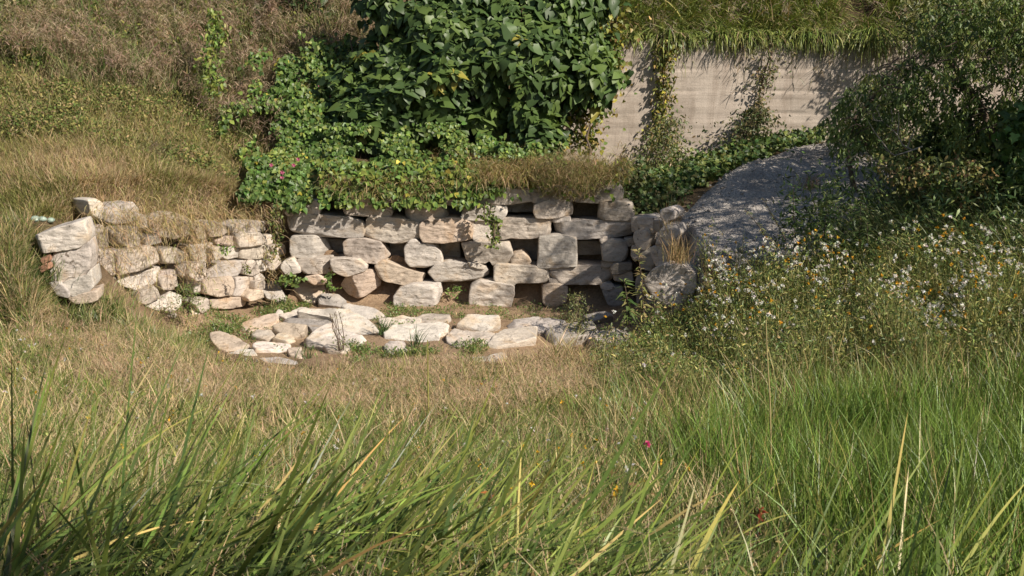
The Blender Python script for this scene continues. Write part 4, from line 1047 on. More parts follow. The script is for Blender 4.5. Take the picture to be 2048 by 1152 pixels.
blades(g, P, R.uniform(.03, .10, N), R.uniform(.006, .01, N), R.uniform(0, 6.283, N), R.uniform(.4, 1.4, N), R.uniform(0, 1, N), pal(N, [STRAW, PINKS, (.3, .22, .13)], .2), 1)
P = scatter([(195, 606), (240, 622), (330, 692), (400, 704), (440, 760), (330, 760), (200, 690)], 9000, .15); N = len(P)
blades(g, P, R.uniform(.1, .36, N), R.uniform(.007, .012, N), R.uniform(0, 6.283, N), np.abs(R.normal(.3, .3, N)), R.uniform(0, 1.6, N), pal(N, [GRN, YGR, (.14, .2, .05), STRAW, PINKS], .25, p=[.25, .25, .2, .2, .1]), 2)
xx_, yy_ = R.uniform(190, 420, 3200), R.uniform(575, 720, 3200); kk_ = yy_ > 545 + (xx_ - 170) * .42; P = on_ground(xx_[kk_], yy_[kk_]); N = len(P)
blades(g, P, R.uniform(.1, .3, N), R.uniform(.007, .012, N), R.uniform(0, 6.283, N), np.abs(R.normal(.5, .35, N)), R.uniform(0, 1.6, N), pal(N, [GRN, YGR, (.14, .2, .05), STRAW, PINKS], .25, p=[.25, .2, .15, .25, .15]), 2)
P = scatter([(-60, 470), (60, 468), (100, 560), (120, 620), (60, 680), (-60, 640)], 9000, .2); N = len(P)
blades(g, P, R.uniform(.15, .5, N), R.uniform(.008, .013, N), R.uniform(0, 6.283, N), np.abs(R.normal(.3, .3, N)), R.uniform(0, 1.6, N), pal(N, [GRN, YGR, (.10, .14, .04), STRAW, (.4, .3, .17)], .25, p=[.2, .25, .15, .25, .15]), 2)
o = g.build("floor_weeds", M_GRASS); tag(o, "low green weeds and straw between the flat rocks of the pit floor", "weeds", kind="stuff")

# dry vines and straw clinging to the face of the wing wall
g = Veg()
def wingpts(px, py, off): 
    d = rays(px, py); n3 = np.array([wn[0], wn[1], 0]); P0 = np.array([CORN[0], CORN[1] - .25, 0]) + n3 * off
    return d * ((P0 @ n3) / (d @ n3))[:, None]
for cx, cy, sx, sy, n in ((300, 425, 80, 12, 900), (470, 428, 60, 8, 700), (330, 450, 60, 35, 900), (395, 500, 28, 32, 1100), (215, 520, 28, 60, 900), (245, 460, 40, 30, 700), (430, 430, 50, 16, 700), (350, 430, 60, 22, 900), (540, 520, 12, 50, 300), (215, 590, 25, 22, 400), (300, 540, 30, 50, 300)):
    n = int(n * .7); P = wingpts(R.normal(cx, sx, n), R.normal(cy, sy, n), R.uniform(-.16, .03)); N = n
    blades(g, P, R.uniform(.10, .32, N), R.uniform(.006, .011, N), -.9 + R.normal(0, .7, N), R.uniform(.5, 2.2, N), R.uniform(.3, 1.6, N), pal(N, [STRAW, PINKS, (.50, .38, .22), (.28, .26, .09)], .22), 2)
o = g.build("clinging_straw", M_DRY); tag(o, "dry straw and bare vines clinging to the left wing wall", "dry grass", kind="stuff")
# ------------------------------------------------------------------ right-hand slope: ground cover, weeds with flowers, rushes
g = Veg()
P = scatter([(1235, 400), (1290, 350), (1390, 335), (1450, 308), (1640, 272), (1660, 285), (1560, 312), (1470, 345), (1400, 385), (1345, 425), (1290, 430)], 5200, .12); N = len(P)
P[:, 2] += R.uniform(.03, .28, N) * (1 + noise2(P[:, 0], P[:, 1], 2, 2, 5))
leaves(g, P, rdir(N, -.2), rdir(N, 1.2) + TOCAM * .6, R.uniform(.06, .11, N), pal(N, [(.075, .125, .035), (.11, .16, .04), (.055, .10, .03), (.17, .19, .05)], .2), 'lobed')
o = g.build("ground_cover", M_LEAF); tag(o, "strip of dark green lobed creeper between the concrete wall and the gravel", "ground cover", kind="stuff")

g = Veg()
FIELD = [(1190, 790), (1215, 730), (1270, 695), (1330, 660), (1385, 615), (1440, 575), (1520, 550), (1640, 552), (1760, 550), (1900, 540), (2150, 530), (2250, 700), (2150, 790), (1800, 770), (1600, 800), (1450, 830), (1320, 810)]
P = scatter(FIELD, 20000, .25); P = P[in_view(P, 150)]; N = len(P)
mh = np.clip(.8 + 1.9 * noise2(P[:, 0], P[:, 1], 1.5, 2, 71), .25, 1.75) * (.8 + .2 * smooth(1.6, 3.0, P[:, 0]))
blades(g, P, mh * R.uniform(.25, .62, N), R.uniform(.006, .012, N), R.uniform(0, 6.283, N), np.abs(R.normal(.15, .3, N)), R.uniform(-.2, .9, N), pal(N, [(.18, .21, .065), (.28, .28, .09), (.40, .34, .15), (.11, .145, .04)], .25), 2)
n = 46000; i = R.integers(0, N, n); q = P[i] + np.column_stack([R.normal(0, .06, (n, 2)), mh[i] * R.uniform(.04, .6, n)])
leaves(g, q, rdir(n, .15), rdir(n, 1.0), R.uniform(.03, .075, n), pal(n, [(.13, .18, .048), (.23, .25, .07), (.34, .32, .10), (.075, .115, .035), (.36, .27, .12)], .3, p=[.3, .25, .15, .22, .08]), 'lance', wid=1.4)
o = g.build("flowering_weeds", M_LEAF); tag(o, "tangle of leafy flowering weeds on the right-hand slope", "weeds", kind="stuff")
# the flower and seed heads of those weeds: past counting
g = Veg()
def heads(P, r, cols, n=16):
    N = len(P)
    for k in range(n):
        d = rdir(N, .25)
        leaves(g, P, d, rdir(N, .5), r * R.uniform(.8, 1.2, N), pal(N, cols, .1), 'bit', wid=1.3)
i = R.choice(N, 4600); q = P[i]; px, py = proj(q)
dn = np.exp(-((py - 640 - 0.02 * (px - 1500)) / 90) ** 2) * (0.08 + .92 * smooth(-.12, .32, noise2(q[:, 0], q[:, 1], .9, 3, 44)))
sel = R.uniform(size=len(q)) < dn * .8; q = q[sel]; q = q + np.column_stack([R.normal(0, .05, (len(q), 2)), mh[i][sel] * R.uniform(.5, .75, len(q))])
m = R.uniform(size=len(q)) < .72
heads(q[m], .031, [(.74, .72, .68), (.6, .57, .52)], 14)
heads(q[~m], .026, [(.62, .36, .03), (.55, .27, .03)], 9)
o = g.build("flower_heads", M_DRY); tag(o, "white seed heads and small orange-yellow flowers above the weeds", "flowers", kind="stuff")

# shaded undergrowth below the tree
g = Veg()
P = scatter([(1540, 545), (1560, 500), (1650, 440), (1740, 410), (1800, 390), (1960, 380), (2200, 360), (2200, 560), (1900, 560), (1650, 565)], 12000, .25); P = P[in_view(P, 200)]; N = len(P)
P[:, 2] += R.uniform(0, .8, N) * np.clip(1 + 1.8 * noise2(P[:, 0], P[:, 1], 1.3, 2, 7), .2, 2)
q = scatter([(1640, 300), (1700, 288), (1760, 285), (1880, 290), (1900, 345), (1800, 350), (1740, 330)], 2600, .1); q[:, 2] += R.uniform(.02, .4, len(q))
leaves(g, q, rdir(len(q), -.2), rdir(len(q), 1) + TOCAM * .5, R.uniform(.06, .12, len(q)), pal(len(q), [(.08, .12, .04), (.12, .16, .05), (.2, .18, .08)], .25), 'oval')
leaves(g, P, rdir(N, -.3), rdir(N, 1) + TOCAM * .4, R.uniform(.07, .15, N), pal(N, [(.08, .13, .04), (.12, .175, .05), (.20, .235, .07), (.055, .09, .03)], .25), 'lance', wid=1.2)
Pb = scatter([(1650, 560), (1740, 450), (1900, 440), (2150, 430), (2150, 570), (1900, 580)], 4200, .2); Nb = len(Pb)
blades(g, Pb, R.uniform(.4, 1.0, Nb), R.uniform(.01, .016, Nb), np.pi + R.normal(0, .9, Nb), R.uniform(.1, .6, Nb), R.uniform(.5, 1.7, Nb), pal(Nb, [(.09, .13, .04), (.14, .18, .055), (.22, .2, .08)], .25), 4)
o = g.build("undergrowth", M_LEAF); tag(o, "dark leafy undergrowth under the tree at the right", "undergrowth", kind="stuff")

# fine upright rushes, lower right
g = Veg()
P = scatter([(1320, 960), (1430, 890), (1620, 850), (1850, 825), (2200, 815), (2350, 1100), (2100, 1500), (1750, 1420), (1600, 1200), (1480, 1080), (1400, 940)], 15000, .8, dens=lambda x, y: np.clip(.45 + 2.0 * noise2(x, y, 1.5, 3, 21), .06, 1)); P = P[in_view(P, 200)]; N = len(P)
c = pal(N, [(.11, .19, .03), (.15, .235, .04), (.08, .14, .026), (.23, .24, .06), (.30, .24, .11)], .25, p=[.36, .3, .22, .07, .05])
blades(g, P, R.uniform(.3, .8, N) * (1 + .5 * noise2(P[:, 0], P[:, 1], 1.0, 2, 33)), R.uniform(.005, .010, N) * (0.6 + .05 * P[:, 1]), R.uniform(0, 6.283, N), np.abs(R.normal(.1, .17, N)), R.uniform(0, 1.0, N), c, 3, tipcol=c * np.array([1.3, 1.15, 1.2]))
P = scatter([(1150, 850), (1300, 820), (1500, 800), (1800, 780), (2200, 770), (2200, 850), (1600, 880), (1400, 960), (1250, 980)], 2600, .4, f=2.0); N = len(P)
blades(g, P, R.uniform(.25, .8, N), R.uniform(.006, .011, N), R.uniform(0, 6.283, N), np.abs(R.normal(.2, .2, N)), R.uniform(0, 1.2, N), pal(N, [(.12, .19, .035), (.16, .23, .05), (.40, .32, .16), (.30, .25, .1)], .25), 3)
o = g.build("rushes", M_GRASS); tag(o, "fine upright green rushes at the lower right", "rushes", kind="stuff")

# mixed taller grass between the meadow and the sedge, bottom middle
g = Veg()
P = scatter([(-150, 1000), (300, 960), (700, 930), (1100, 880), (1350, 900), (1550, 1020), (1650, 1250), (1700, 1900), (400, 2100), (-400, 2000)], 17000, .3, dens=lambda x, y: np.clip(.5 + 1.5 * noise2(x, y, 1.6, 3, 61), .08, 1)); P = P[in_view(P, 200)]; N = len(P)
c = pal(N, [(.10, .16, .03), (.15, .21, .045), (.2, .22, .065), (.42, .33, .18), (.28, .22, .12)], .25, p=[.36, .24, .16, .14, .1])
blades(g, P, R.uniform(.15, .5, N), R.uniform(.004, .008, N), R.normal(.2, 1.3, N), np.abs(R.normal(.2, .25, N)), R.uniform(.1, 1.3, N), c, 3)
q = P[R.integers(0, N, 5000)] + np.column_stack([R.normal(0, .04, (5000, 2)), R.uniform(.04, .3, 5000)])
leaves(g, q, rdir(5000, .3), rdir(5000, 1.2), R.uniform(.03, .07, 5000), pal(5000, [(.1, .15, .04), (.15, .19, .05), (.26, .2, .08)], .25), 'lance', wid=1.3)
q = scatter([(950, 980), (1250, 960), (1500, 1000), (1500, 1100), (1000, 1100)], 16, .1) ; q[:, 2] += .3
for k in range(8): leaves(g, q, rdir(16, .3), rdir(16, 1), .02, pal(16, [(.68, .40, .02)], .1), 'bit')
o = g.build("tall_grass", M_GRASS); tag(o, "mixed green and straw-coloured grass at the bottom middle", "grass", kind="stuff")

# broad sedge blades close to the camera
g = Veg()
def sedge(px, Y, spread, n, L0, L1, lean, az0, wid, cols=None):
    xy = G(px, Y, -1.9)[:2] + R.normal(0, spread, (n, 2)); xy[:, 1] = np.clip(xy[:, 1], 1.5, 9)
    P = np.column_stack([xy, H(xy[:, 0], xy[:, 1])])
    c = pal(n, cols or [(.11, .17, .036), (.16, .225, .052), (.07, .115, .028), (.24, .28, .07), (.36, .31, .11)], .25, p=[.34, .28, .26, .09, .03])
    blades(g, P, R.uniform(L0, L1, n), R.uniform(.6, 1.15, n) * wid, az0 + R.normal(0, .6, n), np.clip(R.normal(lean, .2, n), .02, 1.4), np.where(R.uniform(size=n) < .55, R.uniform(.5, 1.6, n), R.uniform(-.1, .5, n)), c, 8, tipcol=c * np.array([1.6, 1.25, 1.2]), waz=R.normal(.2, .7, n))
for px, Y, sp, n, L0, L1, ln in ((-60, 3.3, .25, 60, .5, .85, .4), (60, 3.4, .28, 70, .5, .9, .45), (260, 3.6, .3, 90, .5, .95, .5), (420, 3.8, .3, 110, .55, 1.0, .55), (560, 3.9, .3, 120, .55, 1.0, .58), (720, 4.0, .32, 110, .5, 1.0, .62),
                                 (380, 3.0, .3, 130, .3, .65, .85), (640, 3.1, .3, 140, .3, .7, .9), (900, 3.3, .3, 90, .4, .75, .85), (150, 3.0, .25, 70, .3, .6, .6),
                                 (900, 4.4, .35, 60, .45, .85, .65), (1100, 4.2, .35, 40, .4, .8, .75), (1350, 4.0, .35, 40, .4, .75, .6), (1550, 4.0, .35, 55, .45, .85, .45), (1750, 3.8, .35, 60, .45, .85, .5), (1950, 3.7, .35, 80, .5, .9, .55), (2050, 3.0, .3, 60, .35, .65, .6), (1900, 3.1, .3, 55, .3, .6, .75), (1250, 3.2, .35, 60, .3, .6, .95), (1600, 3.1, .3, 50, .3, .6, .8)):
    sedge(px, Y, sp, int(n * 1.15), L0, L1 * 1.08, ln + .12, .12, .0205)
for px, Y, sp, n, L0, L1, ln in ((620, 4.3, .25, 60, .5, .85, .7), (780, 4.1, .28, 70, .45, .85, .8), (960, 3.9, .3, 75, .45, .85, .85), (1080, 3.5, .3, 60, .4, .75, .9), (820, 3.5, .25, 60, .35, .7, .95)):
    sedge(px, Y, sp, n, L0, L1, ln, .1, .024, [(.15, .21, .05), (.19, .26, .06), (.11, .165, .04), (.28, .31, .08), (.38, .32, .12)])  # brighter greens put sunlight into the colour of these middle clumps
o = g.build("sedge", M_GRASS); tag(o, "broad leaning green sedge blades close to the camera along the bottom edge", "sedge", kind="stuff")
# ------------------------------------------------------------------ single plants
def inpoly(px, py, poly):
    return signed(np.asarray(px, float), np.asarray(py, float), np.asarray(poly, float))

# big-leaved shrub that fills the top of the bank
SHR = np.array([(690, -90), (712, 10), (735, 70), (690, 120), (640, 165), (628, 235), (650, 285), (720, 318), (790, 318), (860, 300), (900, 330), (955, 300), (990, 275), (1005, 262), (1025, 275), (1045, 318), (1100, 330), (1128, 290), (1120, 235), (1170, 215), (1215, 205), (1252, 165), (1238, 120), (1200, 60), (1235, 10), (1235, -90)], float)
root = empty("broad_leaved_shrub", at(900, 330, 22.4), "huge dark green shrub with large heart-shaped leaves on top of the back wall", "shrub")
org = np.array(root.location)
def shr_surface(px, py, rg=R):
    d = np.clip(inpoly(px, py, SHR), 0, None)
    bul = np.sqrt(np.clip(d / 150, 0, 1))
    return 23.0 - 1.55 * bul + 0.40 * noise2(np.asarray(px) / 110, np.asarray(py) / 85, 1.0, 2, 3) + 0.003 * (200 - np.asarray(py))
n = 2600
px = R.uniform(600, 1260, n * 4); py = R.uniform(-80, 335, n * 4)
k = inpoly(px, py, SHR) + 16 * noise2(px / 60, py / 60, 1, 2, 8) > 4
px, py = px[k][:1250], py[k][:1250]
g = Veg(); gs = Veg()
Ys = shr_surface(px, py) + np.abs(R.normal(0, .22, len(px)))
S = at(px, py, Ys)
core = at(900, 150, 24.6)
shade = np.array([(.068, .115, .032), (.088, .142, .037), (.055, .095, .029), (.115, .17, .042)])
for j in range(len(S)):
    m = R.integers(6, 10)
    outd = unit(S[j] - core + np.array([0, -.7, .3]))
    ang = R.uniform(0, 6.283) + np.arange(m) * 2.4
    a = unit(np.cross(outd, [0, 0, 1])); b = np.cross(a, outd)
    rad = (np.cos(ang)[:, None] * a + np.sin(ang)[:, None] * b)
    d = unit(rad + outd * .25 + np.array([0, 0, -.85]))
    st = S[j] + rad * R.uniform(.02, .10, m)[:, None] + outd * R.uniform(-.12, .05, m)[:, None]
    nn = unit(outd * .9 + rad * .55 + np.array([0, 0, .55]) + R.normal(0, .18, (m, 3)))
    sz = R.uniform(.10, .20, m) * np.exp(R.normal(0, .25))
    c = shade[R.integers(0, 4)] * np.exp(R.normal(0, .14, (m, 1)))
    if R.uniform() < .012: c = c * 0 + np.array([.30, .27, .05])
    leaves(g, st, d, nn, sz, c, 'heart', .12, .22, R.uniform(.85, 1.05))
    if j % 4 == 0:
        tube(gs, curve(S[j], S[j] + (core - S[j]) * .35 + np.array([0, .2, -.25]), -.05, 4), .006, .012, (.10, .08, .045), 4)
# inner leaves behind, shade painted in as a darker green
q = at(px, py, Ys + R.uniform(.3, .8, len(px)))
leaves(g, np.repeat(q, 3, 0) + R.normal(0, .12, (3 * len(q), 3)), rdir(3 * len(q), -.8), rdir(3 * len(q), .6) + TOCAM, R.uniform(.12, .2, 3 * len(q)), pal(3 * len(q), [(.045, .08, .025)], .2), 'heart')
for k in range(7):
    b0 = at(720 + 75 * k, 345, 22.8); tube(gs, curve(b0, at(700 + 85 * k, R.uniform(60, 200), 23.3), .0, 7, .06), .028, .012, (.12, .095, .06), 6)
tag(g.build("leaf", M_LEAF, root, org), kind="stuff"); gs.build("stem", M_BARK, root, org)
g = Veg()
px = R.uniform(540, 640, 60); py = R.uniform(-40, 14, 60); q = at(px, py, 26.3 + R.normal(0, .1, 60))
root2 = empty("bush", at(590, 20, 26.6), "dark green bush cut by the top edge of the photo, on the reddish hillside", "bush")
o2 = np.array(root2.location)
leaves(g, np.repeat(q, 5, 0) + R.normal(0, .12, (300, 3)), rdir(300, -.5), rdir(300, .5) + TOCAM, R.uniform(.12, .2, 300), pal(300, [(.05, .09, .03), (.07, .12, .035)], .2), 'heart')
tag(g.build("leaf", M_LEAF, root2, o2), kind="stuff")
g = Veg(); tube(g, curve(o2 + np.array([0, 0, -.1]), o2 + np.array([.1, -.1, .5]), 0, 5, .02), .03, .015, (.11, .09, .05)); g.build("stem", M_BARK, root2, o2)

# ivy-like creeper with small heart leaves and pink flowers
IVY = np.array([(560, 130), (640, 95), (720, 70), (760, 110), (720, 190), (690, 250), (720, 320), (800, 305), (900, 300), (1010, 300), (1120, 310), (1100, 345), (980, 350), (880, 365), (780, 355), (690, 370), (655, 405), (600, 412), (540, 412), (500, 405), (480, 365), (490, 315), (540, 290), (545, 240), (530, 190)], float)
root = empty("creeping_vine", at(560, 330, 21.2), "bright green creeper of small heart-shaped leaves with pink flowers, left of the huge shrub", "vine")
org = np.array(root.location)
px = R.uniform(470, 1130, 60000); py = R.uniform(60, 420, 60000)
k = inpoly(px, py, IVY) + 42 * noise2(px / 55, py / 55, 1, 3, 5) > 2
px, py = px[k], py[k]
Yg = np.interp(py, [60, 150, 250, 330, 385, 415], [24.3, 23.2, 22.0, 20.7, 20.1, 19.95]) + .30 * noise2(px / 70, py / 50, 1, 3, 9) + np.clip((px - 640) / 300, 0, 1) * .35 * (py < 320)
P = at(px, py, Yg + np.abs(R.normal(0, .10, len(px))))
n = len(P); keepn = min(n, 9000); P, px, py = P[:keepn], px[:keepn], py[:keepn]; n = len(P)
lumps = noise2(px / 40, py / 40, 1, 2, 2)
c = np.where((noise2(px / 60, py / 60, 1, 2, 14) + R.normal(0, .2, n) > .2)[:, None], pal(n, [(.17, .22, .045), (.22, .24, .055)], .2), pal(n, [(.085, .145, .03), (.11, .175, .04), (.065, .115, .026)], .22))
c[R.uniform(size=n) < .008] = (.42, .36, .05)
g = Veg()
leaves(g, P, unit(R.normal(0, .6, (n, 3)) + np.array([0, -.3, -.9])), R.normal(0, .33, (n, 3)) + np.array([.25, -.75, .75]), R.uniform(.055, .105, n) * np.where(py > 320, 1.1, .95), c, 'heart', .12, .2)
# the same creeper runs on along the top of the back wall and thins out up the bank
def ivybit(n, x0, x1, fy0, fy1, Ya, Yb, cols, size=(.05, .095), f=40, thr=-.1):
    ax_, ay_ = R.uniform(x0, x1, n * 3), R.uniform(fy0, fy1, n * 3); k = noise2(ax_ / f, ay_ / f, 1, 3, 88) + R.normal(0, .1, n * 3) > thr
    ax_, ay_ = ax_[k][:n], ay_[k][:n]; q = at(ax_, ay_, Ya + (Yb - Ya) * (ay_ - fy0) / (fy1 - fy0) + np.abs(R.normal(0, .08, len(ax_)))); m = len(q)
    leaves(g, q, unit(R.normal(0, .6, (m, 3)) + np.array([0, -.3, -.9])), R.normal(0, .33, (m, 3)) + np.array([.25, -.75, .75]), R.uniform(*size, m), pal(m, cols, .22), 'heart', .12, .2)
IG = [(.10, .165, .035), (.13, .20, .045), (.075, .13, .03), (.19, .24, .05)]
ivybit(2800, 640, 1010, 245, 392, 21.5, 19.95, IG, thr=.06, f=55)
ivybit(1500, 640, 960, 325, 412, 20.4, 19.88, IG, size=(.06, .11), thr=.02)
ivybit(700, 1000, 1130, 285, 330, 20.9, 20.6, IG, thr=.0)
ivybit(1500, 440, 700, 60, 330, 23.9, 20.9, IG, thr=.16, f=60)
tag(g.build("leaf", M_LEAF, root, org), kind="stuff")
g = Veg()
for j in range(60):
    a = P[R.integers(0, n)]; tube(g, curve(a + np.array([0, .1, 0]), a + np.array([R.normal(0, .4), .12, -R.uniform(.3, .8)]), .05, 5, .03), .006, .004, (.16, .10, .06), 4)
tag(g.build("stem", M_BARK, root, org), kind="stuff")
for (fx, fy) in ((589, 337), (600, 322), (567, 349), (566, 360), (630, 115), (625, 120), (663, 205), (662, 200), (722, 67), (640, 178), (545, 335), (668, 228)):
    fl = Veg(); i = np.argmin((px - fx) ** 2 + (py - fy) ** 2); q = P[i] + np.array([0, -.08, .05])
    for k in range(5):
        an = k * 1.2566; leaves(fl, q[None], np.array([[math.cos(an), -.45, math.sin(an)]]), np.array([[0., -1., .4]]), .04, np.array([[.48, .11, .20]]), 'oval', wid=1.6)
    fl.build("flower", M_LEAF, root, org)

def leafy(name, label, cat, base, pts, n, spread, size, cols, kind='oval', hang=-.4, stems=3, up=False, group=None, wid=1.0, depth=.06, stemcol=(.14, .11, .06), barkm=None):
    """plant whose leaves follow a line of points; stems run along it"""
    root = empty(name, base, label, cat, group); org = np.array(base)
    pts = np.asarray(pts, float); seg = np.linspace(0, len(pts) - 1, 200)
    ln = np.stack([np.interp(seg, np.arange(len(pts)), pts[:, j]) for j in range(3)], -1)
    i = R.integers(0, 200, n); sp = np.interp(i / 199, np.linspace(0, 1, len(spread)), spread)
    P = ln[i] + np.column_stack([R.normal(0, 1, n) * sp, R.normal(0, depth, n) - depth * .6, R.normal(0, 1, n) * sp * .5])
    g = Veg()
    leaves(g, P, rdir(n, hang) + np.array([0, -.3, 0]), rdir(n, .8) + TOCAM * .9, R.uniform(size[0], size[1], n), pal(n, cols, .22), kind, .15, .35, wid)
    lf = g.build("leaf", M_LEAF, root, org)
    tag(lf, kind="stuff")
    for s_ in range(stems):
        g = Veg()
        off = R.normal(0, .03, 3); k = max(4, len(pts))
        q = ln[np.linspace(0, 199, k).astype(int)] + off + R.normal(0, .02, (k, 3)); tube(g, q, .008, .004, stemcol, 4)
        g.build("stem", barkm or M_BARK, root, org)
    return root

WY = WALLY
# creepers hanging down the concrete wall
leafy("hanging_creeper", "long column of yellowing creeper hanging down the middle of the concrete wall", "creeper", at(1335, 90, WY - .08), [at(1340, 85, WY - .2), at(1325, 130, WY - .12), at(1330, 190, WY - .1), at(1320, 250, WY - .1), at(1330, 300, WY - .3)], 900, [.13, .1, .10, .12, .2], (.05, .11), [(.15, .18, .045), (.24, .24, .06), (.30, .24, .09), (.10, .13, .035), (.33, .29, .05)], 'oval', -.9, 6)
leafy("hanging_creeper", "short dark creeper hanging on the concrete wall, left of the tree", "creeper", at(1530, 100, WY - .08), [at(1545, 95, WY - .2), at(1530, 150, WY - .1), at(1518, 200, WY - .1), at(1515, 250, WY - .3)], 420, [.22, .16, .08, .16], (.04, .09), [(.13, .14, .045), (.20, .18, .07), (.24, .18, .09), (.08, .1, .03)], 'oval', -.9, 5)
leafy("climbing_vine", "yellow-leaved vine on the right flank of the huge shrub, against the concrete wall", "vine", at(1175, 300, 23.6), [at(1228, 20, 24.0), at(1215, 90, 23.9), at(1225, 140, 23.7), at(1190, 200, 23.5), at(1165, 260, 23.3), at(1175, 300, 23.3)], 1000, [.22, .18, .12, .22, .22, .15], (.05, .11), [(.15, .19, .045), (.36, .31, .05), (.24, .25, .06), (.34, .24, .09), (.09, .13, .03)], 'heart', -.8, 5)
# bushes at the foot of the concrete wall
leafy("bush", "loose leafy bush with dry tips at the foot of the long yellowing creeper", "bush", at(1330, 355, 23.4), [at(1345, 235, 23.7), at(1325, 285, 23.5), at(1310, 330, 23.3), at(1350, 345, 23.2)], 1500, [.12, .26, .36, .3], (.05, .10), [(.10, .13, .04), (.15, .17, .05), (.07, .095, .03), (.23, .19, .08)], 'lance', -.7, 8, wid=1.5, depth=.2)
leafy("bush", "low dark bush beneath the short dark creeper, behind the gravel", "bush", at(1500, 300, 24.0), [at(1520, 225, 24.1), at(1500, 255, 24.0), at(1480, 290, 23.8)], 900, [.14, .28, .42], (.05, .09), [(.06, .085, .03), (.10, .11, .04), (.15, .13, .06)], 'oval', -.4, 6, depth=.15)
leafy("bush", "dark shady bush at the right end of the back wall, under the concrete wall", "bush", at(1275, 410, 20.9), [at(1262, 330, 22.0), at(1268, 370, 21.3), at(1290, 405, 20.7), at(1310, 412, 20.4)], 1500, [.12, .24, .26, .2], (.05, .09), [(.06, .10, .03), (.09, .13, .04), (.14, .14, .05)], 'lobed', -.5, 6, depth=.15)

# dry bushy weed hanging over the wall top
root = empty("dry_bush", at(1150, 340, 20.5), "bushy brownish-green dry weed spilling over the right part of the back wall top", "bush"); org = np.array(root.location)
g = Veg(); n = 5200
a = R.uniform(0, 6.283, n); rr = np.sqrt(R.uniform(0, 1, n))
px = 1138 + 80 * rr * np.cos(a) + R.normal(0, 6, n); py = 352 + 48 * rr * np.sin(a) + .0 * px
P = at(px, py, 20.35 - .5 * np.sqrt(1 - np.minimum(rr, 1) ** 2) + R.normal(0, .1, n) - .0008 * (py - 340))
blades(g, P, R.uniform(.05, .17, n), R.uniform(.005, .010, n), R.uniform(0, 6.283, n), R.uniform(.3, 2.6, n), R.uniform(-.5, .8, n), pal(n, [(.24, .18, .09), (.18, .16, .06), (.31, .22, .13), (.14, .15, .05)], .22), 2)
tag(g.build("twig_mass", M_DRY, root, org), kind="stuff")
g = Veg()
for j in range(14):
    tube(g, curve(org, at(R.uniform(1065, 1205), R.uniform(315, 395), 20.15), .1, 6, .02), .006, .003, (.2, .14, .08), 4)
g.build("stem", M_BARK, root, org)

leafy("wall_creeper", "small green creeper trailing down between two blocks in the middle of the back wall", "creeper", at(985, 405, 19.9), [at(975, 405, 19.85), at(972, 430, 19.82), at(990, 440, 19.85), at(992, 465, 19.85), at(988, 490, 19.85)], 190, [.05, .07, .06, .06, .07], (.03, .07), [(.16, .22, .05), (.24, .26, .07), (.11, .16, .04)], 'heart', -.7, 3, depth=.02)
leafy("wall_creeper", "thin creeper hanging down the inner corner under the ivy-like creeper", "creeper", at(553, 410, 20.0), [at(555, 408, 19.95), at(548, 440, 19.85), at(556, 470, 19.9), at(545, 520, 19.85)], 170, [.06, .05, .05, .06], (.03, .06), [(.15, .18, .05), (.26, .22, .08), (.10, .15, .04)], 'heart', -.8, 3, depth=.03)
leafy("wall_plant", "little green plant growing out of a crack in the wing wall", "plant", at(450, 498, 18.6), [at(444, 494, 18.45), at(460, 500, 18.5)], 34, [.05, .04], (.04, .07), [(.12, .18, .045), (.16, .22, .06)], 'oval', -.2, 2, depth=.03)
leafy("wall_plant", "green tuft in the joint right of the longest rough stone of the wing wall", "plant", at(494, 540, 19.1), [at(493, 528, 18.95), at(495, 546, 18.95)], 34, [.03, .03], (.03, .06), [(.12, .18, .045), (.2, .22, .06)], 'oval', -.4, 2, depth=.02)
leafy("wall_plant", "vine leaves edging the dark hole below the boat-shaped stone", "plant", at(660, 570, 19.95), [at(662, 545, 19.95), at(657, 562, 19.9), at(664, 580, 19.95)], 40, [.03, .04, .04], (.04, .07), [(.10, .16, .04), (.14, .2, .05)], 'heart', -.5, 2, depth=.03)
leafy("weed", "feathery bright green weed at the foot of the wing wall", "weed", at(378, 628, 18.1), [at(375, 625, 18.1), at(378, 600, 18.0), at(376, 570, 18.0)], 620, [.17, .14, .07], (.03, .07), [(.13, .18, .05), (.19, .22, .06), (.10, .15, .04)], 'lance', .3, 6, depth=.1)
leafy("weed", "round leaves of a green weed under the tilted white corner stone", "weed", at(575, 562, 19.7), [at(565, 562, 19.65), at(595, 556, 19.7)], 70, [.08, .08], (.04, .08), [(.12, .18, .05), (.16, .22, .05)], 'heart', .1, 2, depth=.05)
leafy("weed", "green weed in the dark gap between the smooth boulder and the white flat-faced boulder", "weed", at(908, 590, 20.3), [at(905, 588, 20.15), at(912, 576, 20.15)], 60, [.1, .06], (.04, .08), [(.12, .2, .04), (.15, .22, .05)], 'lance', .4, 3, wid=1.6, depth=.05)
leafy("weed", "upright bushy weed standing in front of the right end of the back wall", "weed", at(1160, 665, 18.0), [at(1160, 662, 18.0), at(1155, 630, 18.0), at(1148, 590, 18.0)], 620, [.09, .12, .07], (.03, .06), [(.15, .17, .06), (.22, .21, .08), (.10, .13, .04)], 'lance', .7, 5, depth=.08, wid=1.3)
leafy("weed", "thin dry weed with bare stalks in front of the largest white rock", "weed", at(685, 705, 17.0), [at(685, 704, 17.0), at(680, 665, 17.0), at(670, 625, 17.0)], 90, [.06, .08, .05], (.02, .05), [(.28, .24, .12), (.2, .19, .07)], 'lance', .8, 6, depth=.06)

